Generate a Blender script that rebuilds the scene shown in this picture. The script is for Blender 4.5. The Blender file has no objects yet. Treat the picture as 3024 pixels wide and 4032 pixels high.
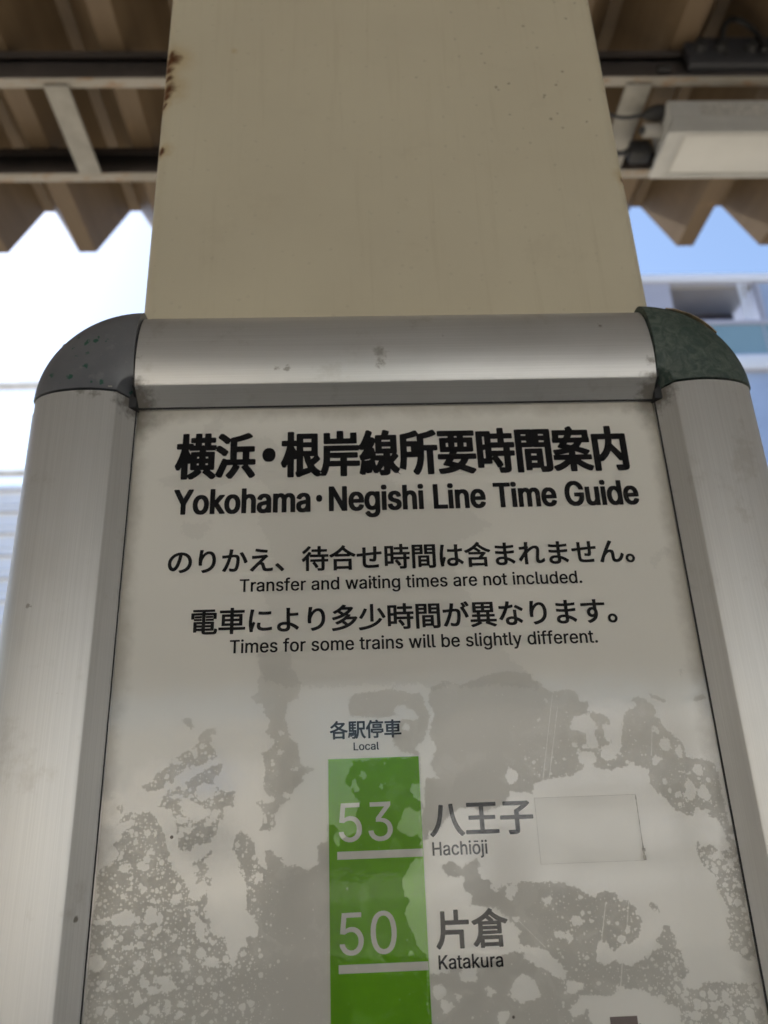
import bpy, bmesh, math, random
import numpy as np
from mathutils import Matrix, Vector
SC = bpy.context.scene
COL = SC.collection
R = math.radians

# ------------------------------------------------------------------ camera
cam = bpy.data.cameras.new("camera")
cam.sensor_fit = 'VERTICAL'; cam.sensor_height = 36.0; cam.lens = 28.481
cam.clip_start = 0.02; cam.clip_end = 2000
cam.dof.use_dof = True; cam.dof.focus_distance = 0.405; cam.dof.aperture_fstop = 9.0
camo = bpy.data.objects.new("camera", cam); COL.objects.link(camo)
camo.matrix_world = Matrix((
    (0.9989715765, 0.0230927507, -0.0390194069, -0.0282322),
    (-0.0272741032, -0.3814153578, -0.9240013247, -0.41120716),
    (-0.0362203333, 0.9241152794, -0.3803932672, 0.0),
    (0, 0, 0, 1)))
SC.camera = camo
# ------------------------------------------------------------------ light
SUN_EL, SUN_AZ = 50.0, -50.0           # azimuth from +Y, negative = left
w = bpy.data.worlds.new("World"); SC.world = w; w.use_nodes = True
nt = w.node_tree; bg = nt.nodes["Background"]
sky = nt.nodes.new("ShaderNodeTexSky"); sky.sky_type = 'NISHITA'; sky.sun_disc = False
sky.sun_elevation = R(SUN_EL); sky.sun_rotation = R(SUN_AZ)
sky.air_density = 1.0; sky.dust_density = 0.9; sky.ozone_density = 1.0
nt.links.new(sky.outputs[0], bg.inputs[0]); bg.inputs[1].default_value = 0.052
sl = bpy.data.lights.new("sun", 'SUN'); sl.energy = 5.0; sl.angle = R(0.5); sl.color = (1, .95, .87)
so = bpy.data.objects.new("sun", sl); COL.objects.link(so)
sv = Vector((math.sin(R(SUN_AZ)) * math.cos(R(SUN_EL)), math.cos(R(SUN_AZ)) * math.cos(R(SUN_EL)), math.sin(R(SUN_EL))))
so.rotation_euler = sv.to_track_quat('Z', 'Y').to_euler(); so.location = sv * 30
SC.view_settings.view_transform = 'Standard'; SC.view_settings.look = 'None'
SC.view_settings.exposure = 2.38; SC.view_settings.gamma = 1.0
SC.render.engine = 'CYCLES'; SC.cycles.max_bounces = 10; SC.cycles.transparent_max_bounces = 12
SC.cycles.diffuse_bounces = 6

# ------------------------------------------------------------------ helpers
def tag(o, label=None, cat=None, group=None, kind=None):
    if label: o["label"] = label
    if cat: o["category"] = cat
    if group: o["group"] = group
    if kind: o["kind"] = kind
    return o
def empty(name, loc, label, cat, group=None):
    o = bpy.data.objects.new(name, None); COL.objects.link(o); o.location = loc; o.empty_display_size = .05
    return tag(o, label, cat, group)
def link_mesh(name, me, mat, parent=None):
    o = bpy.data.objects.new(name, me); COL.objects.link(o)
    if mat: me.materials.append(mat)
    if parent:
        o.parent = parent; o.matrix_parent_inverse = Matrix.Translation(-parent.location)
    return o
def part(name, bm, mat, parent=None, angle=35, smooth=True):
    bmesh.ops.recalc_face_normals(bm, faces=bm.faces[:])
    for f in bm.faces: f.smooth = smooth
    for e in bm.edges:
        if len(e.link_faces) == 2 and e.calc_face_angle(0) > R(angle): e.smooth = False
    me = bpy.data.meshes.new(name); bm.to_mesh(me); bm.free()
    return link_mesh(name, me, mat, parent)
def box(bm, x0, x1, y0, y1, z0, z1, bev=0, seg=2):
    b2 = bmesh.new()
    bmesh.ops.create_cube(b2, size=1, matrix=Matrix.Translation(((x0+x1)/2, (y0+y1)/2, (z0+z1)/2)) @ Matrix.Diagonal((x1-x0, y1-y0, z1-z0, 1)))
    if bev: bmesh.ops.bevel(b2, geom=b2.edges[:], offset=bev, segments=seg, affect='EDGES', profile=.5)
    merge(bm, b2); return bm
def merge(bm, b2):
    m = bpy.data.meshes.new("t"); b2.to_mesh(m); b2.free(); bm.from_mesh(m); bpy.data.meshes.remove(m)
def B(*a, **k): return box(bmesh.new(), *a, **k)
def tube(bm, pts, r, n=12, closed=False):
    pts = [Vector(p) for p in pts]; rings = []
    N = len(pts); up = Vector((0.13, .21, .97)).normalized()
    for i, p in enumerate(pts):
        a = pts[(i-1) % N] if (closed or i) else p
        b = pts[(i+1) % N] if (closed or i < N-1) else p
        t = (b-a).normalized(); s = t.cross(up)
        if s.length < .05: s = t.cross(Vector((1, 0, 0)))
        s.normalize(); q = s.cross(t)
        rr = r[i] if isinstance(r, (list, tuple)) else r
        rings.append([bm.verts.new(p + (s*math.cos(2*math.pi*k/n) + q*math.sin(2*math.pi*k/n))*rr) for k in range(n)])
    for i in range(N if closed else N-1):
        A, C2 = rings[i], rings[(i+1) % N]
        for k in range(n): bm.faces.new((A[k], A[(k+1) % n], C2[(k+1) % n], C2[k]))
    if not closed: bm.faces.new(rings[0][::-1]); bm.faces.new(rings[-1])
    return bm
def prism(bm, prof, fa, fb):
    """closed profile list; fa, fb map a profile point to its two 3-D ends"""
    A = [bm.verts.new(fa(*p)) for p in prof]; Bv = [bm.verts.new(fb(*p)) for p in prof]
    n = len(prof)
    for i in range(n): bm.faces.new((A[i], A[(i+1) % n], Bv[(i+1) % n], Bv[i]))
    bm.faces.new(A[::-1]); bm.faces.new(Bv); return bm
def smooth_path(pts, n=8):
    out = []; P = [Vector(p) for p in pts]
    for i in range(len(P)-1):
        p0, p1, p2, p3 = P[max(i-1, 0)], P[i], P[i+1], P[min(i+2, len(P)-1)]
        for k in range(n):
            t = k/n
            out.append(.5*((2*p1)+(p2-p0)*t+(2*p0-5*p1+4*p2-p3)*t*t+(3*p1-p0-3*p2+p3)*t**3))
    out.append(P[-1]); return out

# ------------------------------------------------------------------ node helpers
class NT:
    def __init__(s, name):
        s.m = bpy.data.materials.new(name); s.m.use_nodes = True; s.t = s.m.node_tree; s.n = s.t.nodes
        s.p = s.n["Principled BSDF"]; s.out = s.n["Material Output"]
        s._co = None
    def co(s):
        if s._co is None: s._co = s.n.new("ShaderNodeTexCoord").outputs["Object"]
        return s._co
    def set(s, sock, v):
        if isinstance(v, bpy.types.NodeSocket): s.t.links.new(v, sock)
        elif isinstance(v, (int, float)):
            sock.default_value = (v, v, v, 1) if sock.type == 'RGBA' else ((v, v, v) if sock.type == 'VECTOR' else v)
        else: sock.default_value = (*v, 1) if (sock.type == 'RGBA' and len(v) == 3) else v
    def math(s, op, a, b=0.0, c=None, clamp=False):
        q = s.n.new("ShaderNodeMath"); q.operation = op; q.use_clamp = clamp
        s.set(q.inputs[0], a); s.set(q.inputs[1], b)
        if c is not None: s.set(q.inputs[2], c)
        return q.outputs[0]
    def scale(s, v, co=None):
        q = s.n.new("ShaderNodeMapping"); s.t.links.new(co or s.co(), q.inputs[0])
        q.inputs["Scale"].default_value = v if not isinstance(v, (int, float)) else (v, v, v); return q.outputs[0]
    def noise(s, sc, detail=3, rough=.55, vec=None, dist=0):
        q = s.n.new("ShaderNodeTexNoise"); s.t.links.new(vec or s.co(), q.inputs["Vector"])
        q.inputs["Scale"].default_value = sc; q.inputs["Detail"].default_value = detail
        q.inputs["Roughness"].default_value = rough; q.inputs["Distortion"].default_value = dist
        return q.outputs["Fac"]
    def voro(s, sc, vec=None, rnd=1.0):
        q = s.n.new("ShaderNodeTexVoronoi"); s.t.links.new(vec or s.co(), q.inputs["Vector"])
        q.inputs["Scale"].default_value = sc; q.inputs["Randomness"].default_value = rnd
        return q.outputs["Distance"], q.outputs["Color"]
    def step(s, v, a, b, o0=0.0, o1=1.0):
        q = s.n.new("ShaderNodeMapRange"); q.interpolation_type = 'SMOOTHSTEP'
        s.set(q.inputs["Value"], v); q.inputs["From Min"].default_value = a; q.inputs["From Max"].default_value = b
        q.inputs["To Min"].default_value = o0; q.inputs["To Max"].default_value = o1; return q.outputs[0]
    def mix(s, f, a, b):
        q = s.n.new("ShaderNodeMix"); q.data_type = 'RGBA'
        s.set(q.inputs[0], f); s.set(q.inputs[6], a); s.set(q.inputs[7], b); return q.outputs[2]
    def xyz(s):
        q = s.n.new("ShaderNodeSeparateXYZ"); s.t.links.new(s.co(), q.inputs[0]); return q.outputs
    def attr(s, name):
        q = s.n.new("ShaderNodeAttribute"); q.attribute_name = name; return q.outputs["Fac"]
    def near(s, p, r0, r1, wob=0.0, nz=None):
        """1 inside r0 of point p, falling to 0 at r1 (metres), edge wobbled by a noise"""
        q = s.n.new("ShaderNodeVectorMath"); q.operation = 'DISTANCE'
        s.t.links.new(s.co(), q.inputs[0]); q.inputs[1].default_value = p
        d = q.outputs["Value"]
        if nz is not None: d = s.math('ADD', d, s.math('MULTIPLY', s.math('SUBTRACT', nz, .5), wob))
        return s.step(d, r0, r1, 1.0, 0.0)
    def bump(s, h, dist, strength=1.0):
        q = s.n.new("ShaderNodeBump"); q.inputs["Distance"].default_value = dist; q.inputs["Strength"].default_value = strength
        s.t.links.new(h, q.inputs["Height"]); s.t.links.new(q.outputs[0], s.p.inputs["Normal"])
    def base(s, c, rough=.5, metal=0.0, spec=None):
        s.set(s.p.inputs["Base Color"], c); s.set(s.p.inputs["Roughness"], rough); s.set(s.p.inputs["Metallic"], metal)
        if spec is not None: s.p.inputs["Specular IOR Level"].default_value = spec
        return s
def simple(name, c, rough=.5, metal=0.0, var=.12, sc=6.0, bump=0.0):
    s = NT(name); c = tuple(c)
    n = s.noise(sc, 4, .6)
    s.base(s.mix(s.step(n, .3, .7), tuple(v*(1-var) for v in c), tuple(min(1, v*(1+var)) for v in c)), rough, metal)
    if "ink" in name: s.p.inputs["Specular IOR Level"].default_value = .12
    if bump: s.bump(s.noise(sc*8, 4, .6), bump, .4)
    return s.m

# ------------------------------------------------------------------ materials
def mat_column():
    s = NT("cream_column_paint"); x, y, z = s.xyz()
    big = s.noise(7, 4, .6); fine = s.noise(160, 3, .6); edge = s.noise(90, 4, .65)
    c = s.mix(s.step(big, .3, .7), (.56, .505, .375), (.595, .54, .402))
    stk = s.noise(5, 5, .65, s.scale((34, 34, 1.3)))
    c = s.mix(s.math('MULTIPLY', s.step(stk, .52, .75), .22), c, (.44, .375, .25))
    c = s.mix(s.math('MULTIPLY', s.step(s.noise(24, 5, .7), .58, .72), .14), c, (.42, .36, .25))
    # greyish weathering specks, thickest on the upper right of the face
    d, rc = s.voro(115); rr = s.n.new("ShaderNodeSeparateColor"); s.t.links.new(rc, rr.inputs[0])
    dd = s.math('ADD', d, s.math('MULTIPLY', s.math('SUBTRACT', s.noise(420, 3, .6), .5), .28))
    sp = s.math('MULTIPLY', s.step(dd, .09, .19, 1, 0), s.step(rr.outputs[0], .45, .5))
    reg = s.math('MULTIPLY', s.step(x, -.03, .07), s.math('MULTIPLY', s.step(z, .40, .47), s.step(s.noise(11, 3, .6), .38, .58)))
    reg = s.math('ADD', s.math('MULTIPLY', reg, .55), .10)
    c = s.mix(s.math('MULTIPLY', sp, reg), c, (.20, .165, .11))
    for p, r0, r1 in SPECKS: c = s.mix(s.math('MULTIPLY', s.near(p, r0, r1, .005, edge), .22), c, (.17, .14, .085))
    rust = None
    halo = None
    for p, r0, r1 in RUST:
        k = s.near(p, r0, r1, .010, edge); h = s.near(p, r0, r1*2.6, .014, edge)
        rust = k if rust is None else s.math('MAXIMUM', rust, k); halo = h if halo is None else s.math('MAXIMUM', halo, h)
    c = s.mix(s.math('MULTIPLY', halo, .42), c, (.40, .25, .06)); c = s.mix(rust, c, (.10, .036, .012))
    # chipped rusty corner line, only along the upper part of each vertical edge
    ex = s.math('SUBTRACT', s.math('ABSOLUTE', s.math('SUBTRACT', x, .0047)), .1625)
    chip = s.math('MULTIPLY', s.step(s.math('ADD', ex, s.math('MULTIPLY', s.math('SUBTRACT', edge, .62), .022)), -.002, .001),
                  s.math('MULTIPLY', s.step(z, .36, .56), s.step(s.noise(38, 3, .6), .46, .56)))
    c = s.mix(s.math('MULTIPLY', chip, .9), c, (.17, .075, .024))
    s.base(c, .5, 0, .35)
    s.bump(s.math('ADD', s.math('MULTIPLY', s.noise(55, 3, .5), .5), s.math('ADD', s.math('MULTIPLY', fine, .3), s.math('MULTIPLY', sp, -.5))), .0006, .5)
    return s.m
def mat_alu(axis):
    s = NT("brushed_aluminium"); st = (1.2, 260, 260) if axis == 'x' else (260, 260, 1.2)
    n = s.noise(6, 5, .7, s.scale(st)); b = s.noise(9, 4, .6); g = s.noise(240, 3, .6)
    c = s.mix(s.step(n, .25, .75), (.61, .60, .58), (.70, .69, .67))
    c = s.mix(s.math('MULTIPLY', s.step(b, .5, .75), .25), c, (.46, .44, .40))
    d, rc = s.voro(26); rr = s.n.new("ShaderNodeSeparateColor"); s.t.links.new(rc, rr.inputs[0])
    sp = s.math('MULTIPLY', s.step(s.math('ADD', d, s.math('MULTIPLY', s.math('SUBTRACT', g, .5), .06)), .03, .05, 1, 0), s.step(rr.outputs[0], .55, .58))
    dirt = sp
    for p, r0, r1 in DIRT: dirt = s.math('MAXIMUM', dirt, s.math('MULTIPLY', s.near(p, r0, r1, .009, s.noise(330, 4, .7)), .75))
    c = s.mix(s.math('MULTIPLY', dirt, .8), c, (.13, .105, .07))
    sc2 = s.step(s.noise(11, 2, .5, s.scale((2.5, 330, 330) if axis == 'x' else (330, 330, 2.5))), .74, .80)
    c = s.mix(s.math('MULTIPLY', sc2, .45), c, (.24, .225, .20))
    c = s.mix(s.math('MULTIPLY', s.step(s.noise(30, 5, .7), .57, .70), .30), c, (.42, .39, .34))
    # grime caught in the inner corners of the frame
    x, y, z = s.xyz()
    cx = s.math('ABSOLUTE', s.math('SUBTRACT', s.math('ABSOLUTE', x), .149)); cz = s.math('ABSOLUTE', s.math('SUBTRACT', z, .238))
    dc = s.math('SQRT', s.math('ADD', s.math('MULTIPLY', cx, cx), s.math('MULTIPLY', cz, cz)))
    gr = s.step(s.math('ADD', dc, s.math('MULTIPLY', s.math('SUBTRACT', g, .5), .016)), .004, .013, 1, 0)
    c = s.mix(s.math('MULTIPLY', gr, .8), c, (.10, .08, .055))
    met = s.math('SUBTRACT', .64, s.math('MULTIPLY', s.math('MAXIMUM', gr, dirt), .7))
    s.base(c, s.math('ADD', .29 if axis == 'x' else .44, s.math('MULTIPLY', n, .12)), met)
    s.p.inputs["Anisotropic"].default_value = .7
    tv = s.n.new("ShaderNodeCombineXYZ"); tv.inputs[2 if axis == 'x' else 0].default_value = 1.0
    s.t.links.new(tv.outputs[0], s.p.inputs["Tangent"])
    s.bump(n, .00012, .35)
    return s.m
def mat_cap(kind):
    s = NT("corner_plastic_" + kind); b = s.noise(28, 4, .6)
    if kind == 'worn':
        c = s.mix(s.step(b, .35, .65), (.125, .130, .142), (.155, .158, .168))
        d, rc = s.voro(165); rr = s.n.new("ShaderNodeSeparateColor"); s.t.links.new(rc, rr.inputs[0])
        dd = s.math('ADD', d, s.math('MULTIPLY', s.math('SUBTRACT', s.noise(420, 3, .6), .5), .9))
        k = s.math('MULTIPLY', s.step(dd, .20, .30, 1, 0), s.math('MULTIPLY', s.step(rr.outputs[0], .45, .5), s.step(s.noise(32, 3, .6), .42, .52)))
        c = s.mix(k, c, (.018, .085, .058))
        c = s.mix(s.math('MULTIPLY', s.step(s.noise(70, 5, .75), .58, .68), .35), c, (.24, .24, .235))
        s.base(c, .36); s.bump(s.noise(300, 3, .6), .0002, .3)
    else:
        c = s.mix(s.step(s.noise(120, 4, .65, None, 1.5), .35, .7), (.042, .070, .058), (.115, .140, .120))
        s.base(c, .55)
        s.bump(s.noise(170, 4, .6, s.scale((1, 1, .55)), 2.2), .0016, .8)
    return s.m
def mat_film():
    s = NT("stained_cover_sheet")
    gap = s.attr("gap"); dens = s.attr("dens"); faint = s.attr("faint")
    n1 = s.noise(620, 4, .62); n2 = s.noise(190, 3, .55); n3 = s.noise(60, 4, .6)
    e = s.math('ADD', gap, s.math('ADD', s.math('MULTIPLY', s.math('SUBTRACT', n1, .5), 4.2), s.math('MULTIPLY', s.math('SUBTRACT', n2, .5), 2.4)))
    dry = s.step(e, -.07, .07)
    wob = s.math('MULTIPLY', s.math('SUBTRACT', s.noise(700, 2, .5), .5), .34)
    for sc, rmin, rs in ((260, .45, .48), (520, .40, .50), (1000, .46, .44)):
        d, rc = s.voro(sc); rr = s.n.new("ShaderNodeSeparateColor"); s.t.links.new(rc, rr.inputs[0])
        thr = s.math('MULTIPLY', s.math('MULTIPLY', s.math('SUBTRACT', rr.outputs[0], rmin), rs/(1-rmin)), dens)
        dd = s.math('ADD', d, wob)
        dry = s.math('MAXIMUM', dry, s.step(s.math('SUBTRACT', thr, dd), -.02, .03))
    # soft half-lifted areas inside the contact zones
    lx_ = s.xyz()
    for xa, za, xb, zb in DRIPS:
        t_ = s.math('DIVIDE', s.math('SUBTRACT', lx_[2], za), zb-za)
        dx = s.math('ABSOLUTE', s.math('SUBTRACT', lx_[0], s.math('ADD', xa, s.math('MULTIPLY', t_, xb-xa))))
        dx = s.math('ADD', dx, s.math('MULTIPLY', s.math('SUBTRACT', n1, .5), .0009))
        inr = s.math('MULTIPLY', s.step(t_, -.01, .01), s.step(t_, .99, 1.01, 1, 0))
        dry = s.math('MAXIMUM', dry, s.math('MULTIPLY', s.step(dx, .00012, .00030, .9, 0), inr))
    soft = s.math('MULTIPLY', s.step(s.noise(75, 4, .55, None, .8), .55, .62), .16)
    dry = s.math('MAXIMUM', dry, soft)
    fm = s.math('MULTIPLY', s.step(s.math('ADD', faint, s.math('ADD', s.math('MULTIPLY', s.math('SUBTRACT', n1, .5), 9.0), s.math('MULTIPLY', s.math('SUBTRACT', n3, .5), 14.0))), -.5, .5), 1.0)
    streak = s.noise(5, 4, .65, s.scale((190, 190, 5)))
    fr = s.n.new("ShaderNodeFresnel"); fr.inputs[0].default_value = 1.45
    k = s.math('ADD', s.math('MULTIPLY', dry, FILM_DRY), FILM_WET)
    k = s.math('MULTIPLY', k, s.math('ADD', .86, s.math('MULTIPLY', streak, .28)))
    fac = s.math('MINIMUM', s.math('MULTIPLY', fr.outputs[0], k), .15)
    tr = s.n.new("ShaderNodeBsdfTransparent")
    tint = s.mix(dry, s.mix(s.attr('deep'), (.865, .86, .85), (.775, .77, .76)), s.mix(s.attr('lower'), (.95, .945, .935), (1, 1, 1))); tint = s.mix(s.math('MULTIPLY', s.math('SUBTRACT', 1.0, fm), .06), tint, (0, 0, 0))
    s.t.links.new(tint, tr.inputs[0])
    df = s.n.new("ShaderNodeBsdfDiffuse"); df.inputs[0].default_value = (.85, .835, .79, 1)
    m1 = s.n.new("ShaderNodeMixShader"); s.set(m1.inputs[0], s.math('ADD', .003, s.math('MULTIPLY', dry, s.math('MULTIPLY', s.attr('haze'), s.math('ADD', .09, s.math('MULTIPLY', streak, .09))))))
    s.t.links.new(tr.outputs[0], m1.inputs[1]); s.t.links.new(df.outputs[0], m1.inputs[2])
    gl = s.n.new("ShaderNodeBsdfGlossy"); s.set(gl.inputs["Roughness"], s.math('ADD', .035, s.math('MULTIPLY', dry, .035)))
    bp = s.n.new("ShaderNodeBump"); bp.inputs["Distance"].default_value = .0004; bp.inputs["Strength"].default_value = .22
    s.t.links.new(s.math('ADD', s.math('MULTIPLY', n3, 1.0), s.math('MULTIPLY', streak, .12)), bp.inputs["Height"]); s.t.links.new(bp.outputs[0], gl.inputs["Normal"])
    m2 = s.n.new("ShaderNodeMixShader"); s.t.links.new(fac, m2.inputs[0])
    s.t.links.new(m1.outputs[0], m2.inputs[1]); s.t.links.new(gl.outputs[0], m2.inputs[2])
    s.t.links.new(m2.outputs[0], s.out.inputs[0]); s.n.remove(s.p)
    return s.m
def mat_paper():
    s = NT("printed_paper"); x, y, z = s.xyz(); b = s.noise(9, 4, .6); g = s.noise(60, 4, .65)
    c = s.mix(s.step(b, .3, .7), PAPER_A, PAPER_B)
    # dirty margin along the frame
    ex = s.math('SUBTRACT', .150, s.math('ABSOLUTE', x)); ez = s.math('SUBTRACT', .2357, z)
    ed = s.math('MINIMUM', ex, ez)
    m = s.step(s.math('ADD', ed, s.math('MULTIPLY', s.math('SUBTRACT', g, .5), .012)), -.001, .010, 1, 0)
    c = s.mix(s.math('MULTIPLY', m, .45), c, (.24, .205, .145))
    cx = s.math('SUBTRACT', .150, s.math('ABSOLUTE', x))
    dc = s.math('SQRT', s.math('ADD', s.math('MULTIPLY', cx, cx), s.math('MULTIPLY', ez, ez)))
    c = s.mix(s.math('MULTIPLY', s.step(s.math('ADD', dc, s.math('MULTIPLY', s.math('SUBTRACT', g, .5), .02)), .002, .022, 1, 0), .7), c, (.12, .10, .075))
    d, rc = s.voro(52); rr = s.n.new("ShaderNodeSeparateColor"); s.t.links.new(rc, rr.inputs[0])
    sp = s.math('MULTIPLY', s.step(d, .03, .05, 1, 0), s.step(rr.outputs[0], .72, .75))
    c = s.mix(s.math('MULTIPLY', sp, .8), c, (.10, .075, .05))
    s.base(c, .6, 0, .2); return s.m
def mat_roof():
    s = NT("roof_sheet_paint"); st = s.noise(2.2, 5, .65, s.scale((9, .5, 9))); b = s.noise(1.3, 4, .6)
    c = s.mix(s.step(st, .3, .7), ROOF_A, ROOF_B)
    c = s.mix(s.math('MULTIPLY', s.step(s.noise(5, 5, .7), .56, .72), .5), c, (.20, .13, .07))
    s.base(c, .5, 0, .4); s.bump(b, .004, .3); return s.m
def mat_steel_beam():
    s = NT("rusting_beam_paint"); x, y, z = s.xyz()
    n = s.noise(14, 5, .7, s.scale((1, 3, 3))); b = s.noise(3, 3, .6)
    c = s.mix(s.step(b, .3, .7), (.23, .215, .185), (.30, .28, .25))
    low = 0.62
    c = s.mix(s.math('MULTIPLY', s.step(n, .50, .64), low), c, (.23, .12, .045))
    s.base(c, .5, 0, .3); return s.m

SPECKS = [((-0.0724, 0.0202, 0.5385), 0.0006, 0.002), ((0.0235, 0.0202, 0.5412), 0.0006, 0.002), ((0.0947, 0.0202, 0.575), 0.0006, 0.002), ((0.0919, 0.0202, 0.5197), 0.0006, 0.002), ((0.0874, 0.0202, 0.5088), 0.0006, 0.002), ((0.0067, 0.0202, 0.5845), 0.0006, 0.002), ((-0.0353, 0.0202, 0.3879), 0.0006, 0.002), ((0.0544, 0.0202, 0.4145), 0.0006, 0.002), ((-0.0466, 0.0202, 0.4704), 0.0006, 0.002), ((0.1208, 0.0202, 0.5323), 0.0006, 0.002), ((-0.0438, 0.0202, 0.575), 0.0006, 0.002), ((0.1074, 0.0202, 0.5717), 0.0006, 0.002), ((0.023, 0.0202, 0.404), 0.0006, 0.002), ((0.0062, 0.0202, 0.4804), 0.0006, 0.002)]
RUST = [((-0.0783, 0.0202, 0.5579), 0.0005, 0.0016), ((-0.1066, 0.0202, 0.5482), 0.0006, 0.0018), ((0.1267, 0.0202, 0.5133), 0.0008, 0.002), ((0.1368, 0.0202, 0.5117), 0.0006, 0.0016), ((-0.1528, 0.0202, 0.5457), 0.0018, 0.006), ((-0.1525, 0.0202, 0.54), 0.003, 0.009), ((-0.1537, 0.0202, 0.5314), 0.002, 0.006), ((-0.1541, 0.0202, 0.523), 0.0015, 0.005), ((-0.1534, 0.0202, 0.5113), 0.002, 0.008), ((-0.1538, 0.0202, 0.5046), 0.0018, 0.006), ((-0.1552, 0.0202, 0.4962), 0.002, 0.004), ((-0.1545, 0.0202, 0.4525), 0.0015, 0.004), ((0.1651, 0.0202, 0.4245), 0.001, 0.004)]
DIRT = [((-0.0104, -0.0138, 0.2625), 0.001, 0.0055), ((-0.0101, -0.0138, 0.2559), 0.001, 0.004), ((0.0255, -0.0138, 0.2873), 0.0005, 0.002), ((-0.0636, -0.0138, 0.2532), 0.0005, 0.002), ((-0.1478, -0.0138, 0.2616), 0.0005, 0.003), ((-0.158, -0.0138, 0.2015), 0.0002, 0.0018), ((0.1527, -0.0138, 0.1296), 0.001, 0.005), ((-0.1781, -0.0138, 0.24), 0.0008, 0.004), ((-0.1704, -0.0138, 0.2386), 0.0005, 0.004), ((-0.0689, -0.0138, 0.2539), 0.0004, 0.002), ((0.0265, -0.0138, 0.2736), 0.0003, 0.0016), ((0.1469, -0.0138, 0.2546), 0.001, 0.004), ((0.1447, -0.0138, 0.2329), 0.001, 0.005), ((0.1219, -0.0138, 0.2807), 0.0003, 0.0015), ((-0.1705, -0.0138, 0.0727), 0.0003, 0.0016), ((-0.1483, -0.0138, 0.004), 0.0004, 0.002), ((0.1542, -0.0138, 0.0491), 0.0005, 0.003), ((-0.1916, -0.0138, 0.117), 0.0004, 0.002)]
DRIPS = [[0.0705, 0.0674, 0.061, 0.0262], [0.0724, 0.0611, 0.0643, 0.0275], [0.0841, -0.0283, 0.0798, -0.0445], [0.095, -0.0278, 0.0921, -0.0399], [0.0883, -0.0524, 0.086, -0.0622], [0.1188, 0.0503, 0.116, 0.0361], [0.0421, -0.0328, 0.0543, -0.0452]]
FILM_DRY, FILM_WET = .75, .45
PAPER_A, PAPER_B = (.84, .822, .765), (.87, .852, .797)
ROOF_A, ROOF_B = (.098, .066, .037), (.125, .087, .050)

M_COL = mat_column(); M_AX = mat_alu('x'); M_AZ = mat_alu('z'); M_CW = mat_cap('worn'); M_CG = mat_cap('wrinkled')
M_FILM = mat_film(); M_PAPER = mat_paper(); M_ROOF = mat_roof(); M_BEAM = mat_steel_beam()
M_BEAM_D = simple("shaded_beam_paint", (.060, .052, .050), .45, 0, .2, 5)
M_INK = simple("black_ink", (.0075, .0075, .0095), .45, 0, .15, 40)
M_INKG = simple("grey_ink", (.008, .0065, .0085), .45, 0, .15, 40)
M_GREEN = simple("green_ink", (.185, .51, .008), .5, 0, .10, 30)
M_WINK = simple("unprinted_white", (.86, .86, .80), .6, 0, .05, 30)
M_BLACK = simple("black_rubber", (.012, .012, .013), .6)
M_DARKP = simple("dark_plastic", (.020, .021, .026), .5)
M_WHITEP = simple("white_enamel", (.40, .402, .39), .4, 0, .08, 9)
M_BRACE = simple("dull_cream_steel", (.23, .22, .195), .5, 0, .15, 12)
M_LENS = simple("milky_lens", (.47, .473, .46), .35, 0, .05, 5)
M_GREYP = simple("grey_plastic", (.36, .35, .33), .5)
M_CONC = simple("platform_concrete", (.175, .16, .136), .8, 0, .2, 1.5, .002)
M_BALL = simple("track_ballast", (.14, .128, .108), .9, 0, .35, 9, .02)
M_WALLW = simple("pale_wall", (.78, .79, .80), .6, 0, .05, .6)
M_LAV = simple("grey_blue_panel", (.33, .345, .44), .45, 0, .06, 1)
M_FASC = simple("pale_fascia", (.60, .64, .74), .4, 0, .05, 1)
M_CEIL = simple("soffit_grey", (.34, .34, .34), .6, 0, .05, 1)
M_WALLB = simple("beige_wall", (.80, .75, .66), .7, 0, .06, .5)
M_TEAL = simple("teal_glass_panel", (.17, .28, .36), .25, 0, .06, .8)
M_BLUEG = simple("blue_glazing", (.28, .36, .54), .2, 0, .15, .8)
M_DARKW = simple("dark_recess", (.045, .04, .055), .6)
M_BROWN = simple("brown_panel", (.20, .17, .15), .6)
M_WIRE = simple("grey_cable", (.62, .64, .68), .5)

# ------------------------------------------------------------------ the setting
tag(part("platform", B(-40, 40, -13.5, 2.45, -2.35, -1.55, .02), M_CONC), kind="structure")
gb = bmesh.new(); bmesh.ops.create_grid(gb, x_segments=4, y_segments=4, size=600, matrix=Matrix.Translation((0, 0, -2.4)))
tag(part("ground", gb, M_BALL), kind="structure")

M_BOUNCE = simple("pale_bounce_sheet", (.56, .53, .47), .8, 0, .12, .4)
fb = bmesh.new(); bmesh.ops.create_grid(fb, x_segments=2, y_segments=2, size=.5, matrix=Matrix.Translation((0, -43.7, -2.394)) @ Matrix.Diagonal((160, 60, 1, 1)))
tag(part("bounce_sheet", fb, M_BOUNCE), kind="structure")  # unseen pale ground sheet added to bounce light onto the sign front
# steel column: rounded square tube on a base plate
colo = empty("steel_column", (.0047, .18, -1.55), "cream painted square steel column with rust spots rising behind the sign", "column")
prof = []
hw, rr_ = .1635, .010
for cxs, czs, a0 in ((1, 1, 0), (-1, 1, 90), (-1, -1, 180), (1, -1, 270)):
    for k in range(7):
        a = R(a0 + 15*k); prof.append((.0047 + cxs*(hw-rr_) + rr_*math.cos(a), .18 + czs*(hw-rr_) + rr_*math.sin(a)))
part("shaft", prism(bmesh.new(), prof, lambda x, y: (x, y, -1.53), lambda x, y: (x, y, 2.188)), M_COL, colo)
bb = B(-.22, .23, -.045, .405, -1.55, -1.53, .003)
part("base_plate", bb, M_COL, colo)

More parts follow.
